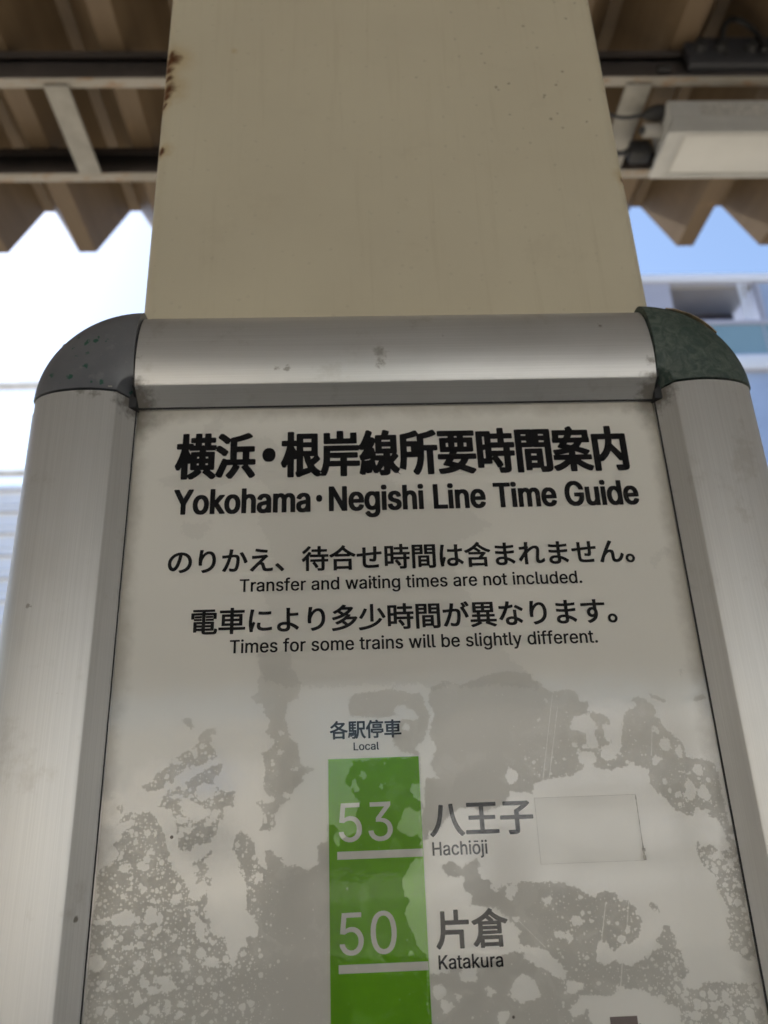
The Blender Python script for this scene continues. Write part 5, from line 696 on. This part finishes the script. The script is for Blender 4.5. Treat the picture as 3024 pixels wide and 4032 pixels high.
print_line("heading_lettering", jp('A', "横浜", -126.3, 22.1, 194.8, 22.3, 29.6) + dot(-74.5, 206, (3.7, 4.3)) + jp('A', "根岸線所要時間案内", -67.4, 22.05, 194.8, 22.3, 29.6), M_INK)
print_line("subheading_lettering", latin('D', "Yokohama", -126.1, -51.1, 171.1, 14.1) + dot(-46.4, 178.6, (1.75, 2.1)) + latin('D', "Negishi Line Time Guide", -41.1, 132.2, 171.15, 14.1), M_INK)
print_line("note_lettering", jp('B', "のりかえ、", -127.7, 14.35, 137.9, 14.7, 14.9) + jp('B', "待合せ時間は含まれません。", -56.0, 14.58, 137.9, 14.7, 14.9), M_INK)
print_line("note_lettering", latin('E', "Transfer and waiting times are not included.", -88.6, 93.8, 126.0, 6.85), M_INK)
print_line("note_lettering", jp('B', "電車により多少時間が異なります。", -113.7, 14.55, 104.9, 14.7, 14.7), M_INK)
print_line("note_lettering", latin('E', "Times for some trains will be slightly different.", -92.6, 97.8, 93.5, 6.75), M_INK)
print_line("column_heading_lettering", jp('C', "各駅停車", -41.9, 8.9, 50.0, 9.05, 9.2) + latin('E', "Local", -30.3, -17.8, 43.65, 3.6), M_INKG)
print_line("station_lettering", jp('C', "八王子", 5.0, 16.75, 4.35, 16.9, 16.6) + latin('E', "Hachiōji", 5.7, 31.7, -5.25, 5.8), M_INKG)
print_line("station_lettering", jp('C', "片倉", 5.0, 16.7, -42.6, 16.9, 16.6) + latin('E', "Katakura", 5.7, 34.8, -52.1, 5.5), M_INKG)
print_line("minutes_lettering", latin('F', "53", -38.1, -12.6, 2.25, 17.1), M_WINK, .00035)
print_line("minutes_lettering", latin('F', "50", -38.4, -12.6, -44.8, 17.0), M_WINK, .00035)
part("route_bar", B(-.0428, .00135, .0006, .0012, -.58, .0398), M_GREEN, sign)
for z in (-.0037, -.0504, -.0971, -.1438): part("bar_divider", B(-.0390, .00115, .00035, .0005, z-.00172, z+.00172), M_WINK, sign)
part("heading_block", B(.0800, .0920, .0004, .0012, -.090, -.0735), simple("dark_grey_ink", (.21, .17, .155), .5), sign)
# cover sheet with the drying-water contact patches under it
DARK, FAINT, BUB = [[[[-77.6, 94.1], [-76.6, 84.6], [-78.0, 77.7], [-77.1, 73.1], [-80.9, 71.0], [-79.7, 68.3], [-75.1, 67.4], [-74.2, 62.5], [-70.8, 59.4], [-73.3, 53.6], [-72.2, 51.3], [-69.1, 49.8], [-70.2, 46.2], [-74.6, 43.5], [-73.4, 38.4], [-73.6, 27.8], [-70.9, 23.6], [-66.9, 22.4], [-70.1, 20.5], [-78.2, 22.1], [-75.2, 18.9], [-72.9, 15.4], [-74.3, 10.7], [-77.1, 8.1], [-70.7, 8.6], [-67.5, 10.5], [-68.2, 15.3], [-65.0, 19.6], [-61.4, 22.2], [-59.3, 26.7], [-55.6, 30.0], [-54.9, 32.5], [-49.0, 35.1], [-54.9, 37.1], [-57.1, 43.6], [-57.9, 48.0], [-61.7, 51.0], [-63.2, 58.4], [-65.1, 59.2], [-63.3, 62.1], [-62.6, 68.1], [-57.6, 69.5], [-56.1, 77.0], [-60.4, 84.1], [-62.0, 93.6]], [[-115.2, 60.5], [-111.1, 62.2], [-108.2, 56.9], [-109.7, 55.9], [-112.0, 58.1]], [[-98.5, 56.6], [-97.6, 53.6], [-100.2, 53.0], [-99.6, 47.9], [-95.7, 42.7], [-97.8, 41.4], [-106.6, 38.8], [-109.4, 36.8], [-110.3, 39.7], [-116.5, 33.5], [-117.8, 30.8], [-120.6, 29.5], [-127.7, 27.6], [-131.8, 29.2], [-132.3, 30.6], [-129.0, 30.8], [-124.7, 35.9], [-119.7, 38.6], [-118.5, 42.1], [-112.8, 45.5], [-107.7, 47.4], [-105.6, 49.5], [-105.4, 53.2], [-102.2, 55.6]], [[-92.6, 39.1], [-94.7, 35.6], [-96.7, 32.8], [-95.8, 27.9], [-92.1, 26.4], [-85.9, 26.9], [-87.7, 24.9], [-88.3, 21.4], [-87.1, 18.6], [-89.4, 20.4], [-91.9, 19.5], [-92.0, 14.7], [-94.5, 12.8], [-94.4, 11.1], [-95.7, 7.5], [-97.4, 5.9], [-97.7, 4.3], [-101.9, 3.8], [-107.4, 0.7], [-112.5, 2.9], [-113.6, 10.1], [-115.7, 14.9], [-116.7, 19.3], [-121.5, 20.5], [-124.0, 20.6], [-121.6, 23.3], [-119.1, 28.0], [-112.0, 30.6], [-107.0, 33.9], [-104.9, 35.2], [-99.2, 38.6]], [[-143.8, 21.3], [-140.7, 22.9], [-139.1, 21.8], [-140.1, 19.8], [-140.2, 17.8], [-141.5, 20.2]], [[-142.4, 13.5], [-140.1, 15.8], [-138.5, 18.4], [-134.9, 18.6], [-135.1, 16.3], [-138.2, 14.7], [-139.2, 14.4]], [[-138.2, 10.4], [-133.8, 13.0], [-132.8, 18.3], [-127.1, 18.8], [-123.2, 15.3], [-121.6, 12.5], [-118.2, 4.4], [-115.4, -2.3], [-114.7, -6.8], [-111.1, -9.6], [-107.3, -13.9], [-107.0, -19.3], [-102.8, -20.1], [-98.8, -16.4], [-98.3, -20.9], [-99.9, -24.0], [-97.6, -27.2], [-96.2, -27.8], [-96.4, -32.2], [-94.6, -34.7], [-89.8, -34.9], [-88.9, -39.2], [-86.7, -45.9], [-85.6, -47.7], [-82.8, -40.0], [-80.1, -39.5], [-80.1, -36.5], [-78.8, -35.9], [-75.4, -35.4], [-74.8, -30.5], [-78.3, -27.9], [-80.5, -24.1], [-80.4, -15.2], [-82.3, -10.6], [-84.5, -8.0], [-84.6, -4.1], [-87.6, 1.3], [-86.4, 7.2], [-83.6, 9.8], [-80.6, 5.7], [-77.7, 3.6], [-76.1, -5.7], [-71.8, -8.1], [-72.6, -0.6], [-69.8, 0.7], [-68.0, -3.4], [-64.4, -3.2], [-64.0, -7.1], [-58.4, -7.0], [-52.7, -9.5], [-47.7, -6.7], [-48.4, 1.2], [-46.2, 2.5], [-43.0, 1.0], [-42.5, -76.8], [-147.8, -72.4], [-149.0, -41.1], [-149.2, -31.3], [-148.7, -22.7], [-148.7, -12.6], [-148.3, -5.6], [-143.0, -3.2], [-139.9, 1.2], [-143.0, 5.3], [-141.0, 6.6]], [[-105.1, -4.0], [-98.2, -0.3], [-97.6, 3.0], [-97.8, -1.0], [-101.6, -3.4], [-97.9, -6.8], [-100.5, -10.0], [-97.0, -11.4], [-97.6, -13.9], [-99.7, -12.6], [-104.6, -13.0], [-101.9, -11.2], [-104.1, -9.2], [-106.6, -7.1]], [[9.5, 73.2], [16.8, 75.7], [24.6, 73.5], [39.4, 78.6], [49.2, 79.9], [59.5, 78.4], [64.6, 73.1], [70.4, 68.1], [72.1, 68.9], [77.9, 69.9], [83.2, 67.7], [83.5, 63.8], [87.4, 62.9], [87.7, 59.0], [91.4, 57.4], [97.5, 55.6], [97.9, 52.5], [96.4, 48.0], [97.8, 46.4], [95.6, 42.0], [92.3, 41.4], [90.6, 39.9], [88.6, 37.0], [85.0, 33.1], [92.3, 30.2], [101.8, 31.0], [105.4, 34.2], [108.7, 30.8], [114.1, 30.2], [113.3, 23.0], [115.4, 19.3], [120.8, 14.8], [123.1, 10.4], [131.9, 8.0], [133.2, 10.8], [140.8, 10.5], [138.4, 6.3], [143.1, 6.9], [144.7, 3.3], [146.2, -4.4], [149.3, -4.5], [148.2, 5.3], [147.4, 28.4], [146.5, 32.1], [132.9, 35.1], [133.2, 40.7], [128.5, 45.4], [124.5, 50.1], [122.6, 53.3], [120.6, 55.6], [121.9, 58.7], [117.9, 63.5], [111.0, 65.3], [110.5, 62.6], [113.6, 61.3], [105.7, 56.9], [104.4, 50.8], [102.2, 44.0], [101.2, 37.3], [98.7, 36.7], [96.1, 40.5], [88.6, 37.0], [82.5, 31.7], [75.0, 27.9], [68.0, 27.4], [60.6, 26.2], [51.5, 23.6], [43.9, 23.9], [32.4, 23.6], [18.9, 26.2], [9.6, 29.0], [7.3, 36.0], [10.4, 43.3], [7.0, 50.9], [10.2, 59.2], [7.1, 66.2]], [[119.6, 66.2], [124.6, 64.9], [128.4, 61.2], [124.2, 62.5], [120.4, 64.2]], [[141.2, 62.8], [147.7, 65.3], [148.5, 63.3], [142.5, 61.6]], [[136.6, 78.0], [139.2, 78.8], [139.9, 75.9], [137.9, 74.0]], [[8.8, -10.4], [13.9, -7.4], [18.6, -10.8], [25.8, -7.4], [28.6, -9.3], [25.4, -11.9], [28.1, -15.6], [31.8, -17.5], [30.5, -21.0], [38.5, -19.1], [45.5, -18.0], [53.4, -17.9], [63.2, -18.9], [70.8, -20.8], [76.2, -24.5], [80.0, -26.0], [82.3, -23.7], [89.1, -24.1], [90.6, -27.2], [95.4, -27.9], [97.7, -32.3], [100.2, -35.0], [97.1, -42.6], [92.8, -45.0], [87.9, -45.7], [85.1, -48.1], [81.5, -43.3], [78.0, -43.6], [76.5, -51.1], [80.1, -52.9], [85.0, -51.8], [91.5, -53.8], [100.6, -50.4], [107.0, -46.8], [104.6, -43.8], [111.4, -38.0], [114.8, -44.2], [113.2, -47.5], [115.9, -48.4], [116.3, -54.3], [121.2, -61.6], [147.4, -62.6], [148.6, -83.2], [110.5, -81.6], [111.5, -70.5], [106.0, -69.5], [100.9, -66.1], [93.0, -62.5], [86.3, -63.0], [80.2, -65.6], [69.1, -64.0], [61.7, -70.1], [64.1, -73.4], [70.2, -69.6], [72.6, -80.1], [-0.9, -77.0], [1.3, -54.7], [8.0, -53.3], [17.6, -50.4], [28.1, -49.2], [41.8, -45.5], [43.5, -38.0], [36.5, -30.8], [33.8, -28.1], [21.3, -27.2], [22.6, -22.5], [18.4, -19.7], [19.8, -14.4], [12.4, -14.6]], [[103.9, -30.4], [106.9, -27.0], [109.3, -33.6], [107.4, -32.7]], [[131.7, -3.0], [133.0, -6.8], [137.4, -5.1], [141.7, -8.9], [147.3, -6.4], [146.1, 3.0], [151.2, 2.8], [149.7, -33.4], [149.3, -54.0], [144.4, -53.8], [140.5, -49.4], [137.6, -49.3], [137.5, -45.0], [139.9, -42.6], [138.0, -37.3], [140.9, -33.1], [138.2, -26.8], [136.9, -23.2], [138.6, -19.7], [134.3, -15.9], [131.1, -11.3], [130.6, -5.8]], [[-30.4, 38.7], [1.5, 39.8], [1.9, 26.9], [-3.3, 27.1], [-2.8, 21.5], [1.5, 18.6], [2.8, 15.8], [-3.2, 13.9], [-9.2, 10.7], [-10.8, 6.7], [-4.4, 3.1], [-0.7, 5.0], [0.4, -1.7], [0.2, -5.7], [-4.9, -7.5], [-8.8, -14.5], [-8.5, -21.6], [-5.7, -23.6], [-8.8, -28.5], [-6.3, -35.5], [-3.2, -41.8], [0.7, -46.2], [-0.4, -77.8], [-44.1, -76.0], [-43.3, 9.9], [-38.2, 8.4], [-36.9, 3.6], [-29.6, 6.0], [-30.1, 14.9], [-27.8, 19.6], [-34.3, 28.2], [-33.5, 31.0]], [[-29.7, 70.4], [-11.1, 72.9], [4.2, 69.3], [8.2, 58.6], [1.5, 39.8], [-9.3, 43.0], [-12.0, 49.7], [-5.5, 59.1], [-9.3, 59.9], [-17.7, 58.7], [-31.4, 59.9], [-32.8, 66.0]], [[3.4, 26.9], [6.1, 22.6], [6.0, 8.8], [3.5, 2.2], [1.3, 1.6], [1.5, 11.7], [3.7, 18.5]], [[3.9, 29.7], [57.2, 27.9], [55.7, 20.9], [44.6, 21.9], [41.1, 15.8], [32.0, 13.4], [23.4, 15.7], [15.8, 13.3], [11.1, 8.6], [7.3, 4.7], [3.7, 6.2]]], [[[-83.9, 196.3], [-69.0, 204.3], [-48.3, 193.4], [-21.8, 199.0], [14.8, 173.4], [36.9, 168.8], [47.4, 160.6], [41.3, 154.8], [24.5, 151.3], [26.5, 128.4], [45.2, 95.1], [62.0, 72.0], [-75.8, 76.3], [-78.0, 98.7], [-69.5, 109.1], [-76.8, 123.8], [-71.9, 150.0], [-79.5, 167.8], [-74.3, 183.7]], [[-135.7, 191.3], [-119.4, 197.1], [-104.4, 194.7], [-92.0, 215.5], [-74.9, 217.3], [-69.1, 208.6], [-87.7, 196.4], [-96.7, 188.3], [-115.0, 184.7], [-131.7, 187.1]], [[-119.4, 164.8], [-108.6, 166.5], [-103.3, 168.4], [-104.7, 160.5], [-111.7, 154.9], [-119.1, 159.0]], [[131.2, 135.0], [142.0, 144.4], [143.5, 142.4], [134.5, 133.0]], [[-111.4, 225.6], [-102.0, 228.7], [-103.6, 221.1], [-109.3, 220.2]]], [[-101.4, 26.7, 4.7, 4.3, 0], [-106.2, 18.3, 6.9, 4.1, -15], [-111.7, 14.4, 3.6, 1.9, 0], [-114.5, 24.8, 2.2, 1.4, 0], [-108.6, 9.9, 2.5, 1.5, 0], [-111.9, 28.8, 1.8, 1.5, 0], [-95.0, 26.2, 1.3, 1.1, 0], [-108.4, 24.9, 1.5, 1.0, 0], [-99.8, 12.3, 1.4, 1.2, 0], [-116.2, 40.9, 2.9, 1.1, -20], [-62.9, 24.0, 1.6, 1.5, 0], [-66.1, 43.9, 2.1, 1.2, 0], [-58.6, 35.4, 1.6, 1.4, 0], [-65.8, 53.0, 0.9, 1.8, 30], [-72.9, 14.1, 1.3, 1.7, 0], [-107.6, 45.3, 1.6, 2.2, 0], [-98.1, 14.3, 1.3, 1.1, 0], [-135.4, -26.3, 5.1, 3.6, 0], [-123.2, -25.6, 3.3, 3.9, -20], [-144.9, -27.2, 2.1, 1.6, 0], [-136.5, -5.4, 2.5, 2.3, 0], [-129.2, -4.7, 2.5, 2.0, 0], [-112.6, -18.8, 3.1, 2.0, 25], [-122.9, -19.3, 1.7, 1.4, 0], [-101.2, -31.4, 2.2, 5.2, 15], [-136.2, -16.9, 1.7, 1.6, 0], [-131.4, -37.8, 2.6, 1.5, 10], [-141.4, -35.9, 2.6, 2.6, 0], [-120.0, -31.9, 1.4, 2.2, -20], [-128.5, -32.2, 1.2, 1.8, 0], [-100.0, -41.8, 2.6, 1.8, 0], [-95.5, -45.0, 3.7, 1.9, 10], [-106.6, -45.7, 1.5, 2.5, 0], [-128.2, -47.8, 1.5, 1.4, 0], [-87.9, -49.4, 1.4, 1.3, 0], [-124.6, -52.1, 1.9, 2.0, 0], [-117.3, -51.2, 3.0, 1.5, 15], [-120.0, -55.2, 2.4, 1.8, 0], [-113.8, -53.7, 3.5, 2.2, 15], [-132.7, -50.9, 1.2, 1.2, 0], [-141.9, -52.3, 1.5, 1.3, 0], [-139.3, -54.7, 1.5, 1.2, 0], [-113.3, -60.7, 1.7, 1.6, 0], [-108.1, -60.4, 1.6, 1.5, 0], [-127.0, -59.6, 1.2, 1.3, 0], [-113.8, -63.6, 2.0, 0.9, 0], [-118.5, -62.8, 1.0, 1.7, 0], [-146.0, -43.6, 4.2, 3.0, 0], [-75.2, -11.5, 2.0, 2.3, 0], [-95.1, -37.1, 1.1, 1.3, 0], [-104.4, -23.2, 2.1, 1.5, 0], [-133.4, -13.9, 1.7, 1.2, 0], [-125.8, 0.7, 2.0, 1.3, 0], [-132.5, 5.9, 1.4, 1.3, 0], [-137.1, -45.7, 0.9, 1.2, 0], [-123.8, 8.6, 1.0, 1.2, 0], [-109.4, 10.1, 2.6, 1.6, 0], [-133.7, -9.7, 1.1, 1.0, 0], [-114.9, -32.1, 0.8, 0.9, 0], [-113.3, -35.5, 0.7, 0.6, 0], [-120.1, -40.4, 1.1, 1.3, 0], [-125.4, -41.4, 0.8, 1.2, 0], [-136.1, -34.3, 0.8, 1.1, 0], [-115.4, -23.7, 1.2, 0.9, 0], [-107.5, -23.0, 1.0, 0.8, 0], [84.4, 52.2, 6.7, 4.4, 0], [87.2, 43.8, 3.1, 4.4, 0], [83.8, 36.0, 4.5, 3.7, 0], [123.7, 41.1, 3.3, 3.0, 0], [120.2, 48.0, 1.3, 1.7, 0], [130.1, 37.1, 1.9, 3.6, 15], [118.2, 33.8, 2.5, 2.2, 0], [132.4, 19.4, 2.9, 4.5, 0], [139.1, 18.1, 2.9, 3.8, 0], [138.0, 28.7, 2.7, 2.6, 0], [125.9, 17.5, 2.1, 1.6, 0], [78.8, 42.7, 1.1, 1.1, 0], [96.4, 48.0, 3.0, 3.7, 0], [95.0, 37.9, 3.7, 3.6, 0], [45.9, 28.9, 2.8, 3.6, 0], [62.2, 55.2, 0.7, 0.8, 0], [66.9, 64.7, 1.0, 0.9, 0], [72.5, 35.7, 0.9, 0.7, 0], [83.4, 41.7, 1.1, 0.9, 0], [131.9, 27.4, 2.0, 0.9, 0], [120.9, 24.1, 1.4, 1.3, 0], [57.2, -26.0, 2.3, 1.9, 0], [70.0, -35.1, 2.3, 2.2, 0], [65.5, -41.4, 1.9, 1.9, 0], [61.1, -40.4, 2.3, 1.9, 0], [89.2, -43.2, 2.1, 1.4, 0], [92.7, -39.5, 1.5, 1.5, 0], [41.3, -21.4, 2.1, 4.2, -35], [34.5, -20.7, 1.6, 1.4, 0], [41.6, -33.2, 1.4, 1.2, 0], [22.1, -29.4, 2.7, 2.6, 0], [52.8, -50.2, 10.5, 4.0, -30], [5.2, -60.6, 3.0, 2.7, 0], [43.0, -61.3, 6.8, 4.9, 0], [18.7, -54.6, 4.7, 3.1, 0], [27.5, -61.5, 2.1, 1.9, 0], [32.7, -71.3, 2.8, 2.4, 0], [65.2, -61.0, 4.2, 2.3, 0], [97.0, -54.8, 1.3, 1.2, 0], [117.9, -61.4, 4.7, 2.6, 0], [132.0, -67.7, 1.9, 2.1, 0], [117.4, -74.4, 2.6, 1.9, 0], [139.9, -10.2, 3.2, 1.8, 0], [13.4, -62.9, 1.5, 1.3, 0], [8.0, -66.3, 3.2, 2.4, 0], [85.4, -62.2, 1.7, 1.1, 0], [141.8, -28.3, 1.0, 1.2, 0], [-3.9, 60.5, 5.4, 3.4, -20], [2.4, 43.0, 2.3, 2.2, 0], [-9.2, 43.4, 1.4, 1.6, 0], [-4.3, 53.5, 1.7, 1.8, 0], [-29.9, 27.0, 1.6, 2.8, 0], [-4.7, 11.9, 3.4, 4.1, 15], [-6.8, -45.3, 1.8, 1.5, 0], [-39.0, 3.0, 1.6, 2.7, 0], [-17.0, 26.5, 1.0, 1.4, 0], [-25.7, 31.8, 1.8, 2.1, 0]]]
def build_cover():
    nx, nz = 301, 420
    X = np.linspace(-151.5, 151.5, nx); Z = np.linspace(237, -600, nz*2)
    Z = np.concatenate([np.linspace(237, -95, 333), np.linspace(-97, -600, 60)])
    gx, gz = np.meshgrid(X, Z); P = np.stack([gx.ravel(), gz.ravel()], 1).astype(np.float32)
    def sdf(poly):
        V = np.array(poly, np.float32); W2 = np.roll(V, -1, 0)
        dmin = np.full(len(P), 1e9, np.float32); ins = np.zeros(len(P), bool)
        for a, b in zip(V, W2):
            e = b-a; q = P-a; t = np.clip((q@e)/max(float(e@e), 1e-6), 0, 1)
            d = q-t[:, None]*e; dmin = np.minimum(dmin, (d*d).sum(1))
            if a[1] != b[1]:
                c = ((a[1] > P[:, 1]) != (b[1] > P[:, 1])); xi = (b[0]-a[0])*(P[:, 1]-a[1])/(b[1]-a[1])+a[0]
                ins ^= c & (P[:, 0] < xi)
        d = np.sqrt(dmin); return np.where(ins, -d, d)
    g = np.full(len(P), 40., np.float32)
    for p in DARK: g = np.minimum(g, sdf(p))
    low = P[:, 1] < -88
    g = np.where(low, np.minimum(g, -2.0), g)
    rng = np.random.default_rng(3)
    for bx, bz, rx, rz, ang in BUB:
        a = math.radians(ang); q = P-np.array([bx, bz], np.float32)
        u = q[:, 0]*math.cos(a)+q[:, 1]*math.sin(a); v = -q[:, 0]*math.sin(a)+q[:, 1]*math.cos(a)
        th = np.arctan2(v/rz, u/rx); f = 1+.10*np.sin(2*th+rng.uniform(0, 6))+.09*np.sin(3*th+rng.uniform(0, 6))+.05*np.sin(5*th+rng.uniform(0, 6))
        rr = np.sqrt((u/rx)**2+(v/rz)**2)/f
        g = np.maximum(g, (1-rr)*min(rx, rz)*1.05)
    fa = np.full(len(P), 30., np.float32)
    for p in FAINT: fa = np.minimum(fa, sdf(p))
    x, z = P[:, 0], P[:, 1]
    ss = lambda v, a, b: np.clip((v-a)/(b-a), 0, 1)
    dens = .25 + .85*ss(-x, 62, 80)*ss(-z, -62, -45) + .7*ss(x, 95, 115)*ss(-z, -20, 20) + .45*ss(x, 45, 60)*ss(-z, -60, -30)
    me = bpy.data.meshes.new("cover_sheet")
    nz = len(Z)
    co = np.stack([P[:, 0]*.001, np.full(len(P), -.0006), P[:, 1]*.001], 1)
    i = np.arange(nz*nx).reshape(nz, nx)
    F = np.stack([i[:-1, :-1], i[1:, :-1], i[1:, 1:], i[:-1, 1:]], -1).reshape(-1, 4)
    me.vertices.add(len(co)); me.vertices.foreach_set("co", co.ravel().astype(np.float32))
    me.loops.add(F.size); me.loops.foreach_set("vertex_index", F.ravel().astype(np.int32))
    me.polygons.add(len(F)); me.polygons.foreach_set("loop_start", np.arange(0, F.size, 4, dtype=np.int32)); 
    me.update(calc_edges=True)
    for n_, v_ in (("gap", g), ("dens", dens), ("faint", fa), ("haze", .06*ss(-z, -84, -62) + ss(-z, -41, -39)*ss(x, -43.2, -42.6)*ss(-x, -1.9, -1.3)), ("lower", ss(-z, -84, -60)), ("deep", ss(-z, -50, 5))):
        at = me.attributes.new(n_, 'FLOAT', 'POINT'); at.data.foreach_set("value", np.asarray(v_, np.float32))
    return link_mesh("cover_sheet", me, M_FILM, sign)
build_cover()
# old correction sticker on the cover, beside the first station name
def sticker():
    s = NT("clear_sticker"); tr = s.n.new("ShaderNodeBsdfTransparent"); tr.inputs[0].default_value = (.999, .999, .998, 1)
    s.set(s.p.inputs["Base Color"], (.62, .58, .52)); s.set(s.p.inputs["Roughness"], .35)
    m = s.n.new("ShaderNodeMixShader"); s.set(m.inputs[0], s.math('MULTIPLY', s.noise(40, 4, .6), .03))
    s.t.links.new(tr.outputs[0], m.inputs[1]); s.t.links.new(s.p.outputs[0], m.inputs[2]); s.t.links.new(m.outputs[0], s.out.inputs[0])
    st = part("sticker", B(.0560, .1052, -.00082, -.00070, -.0108, .0185), s.m, sign)
    bm = bmesh.new(); rnd = random.Random(2)
    box(bm, .0558, .1053, -.00088, -.0007, .0184, .01847); box(bm, .0558, .1053, -.00088, -.0007, -.01087, -.0108)
    box(bm, .05593, .0560, -.00088, -.0007, -.0108, .0184)
    z = .018
    while z > -.0105:
        h = rnd.uniform(.0006, .0022); wd = rnd.uniform(.00006, .00025) if z > -.003 else rnd.uniform(.0004, .0016)
        box(bm, .1052-wd*.4, .1052+wd*.6, -.00090, -.0007, max(z-h, -.0108), z); z -= h+.00005
    part("dirty_edge", bm, simple("edge_dirt", (.43, .41, .37), .8, 0, .3, 400), st)
sticker()
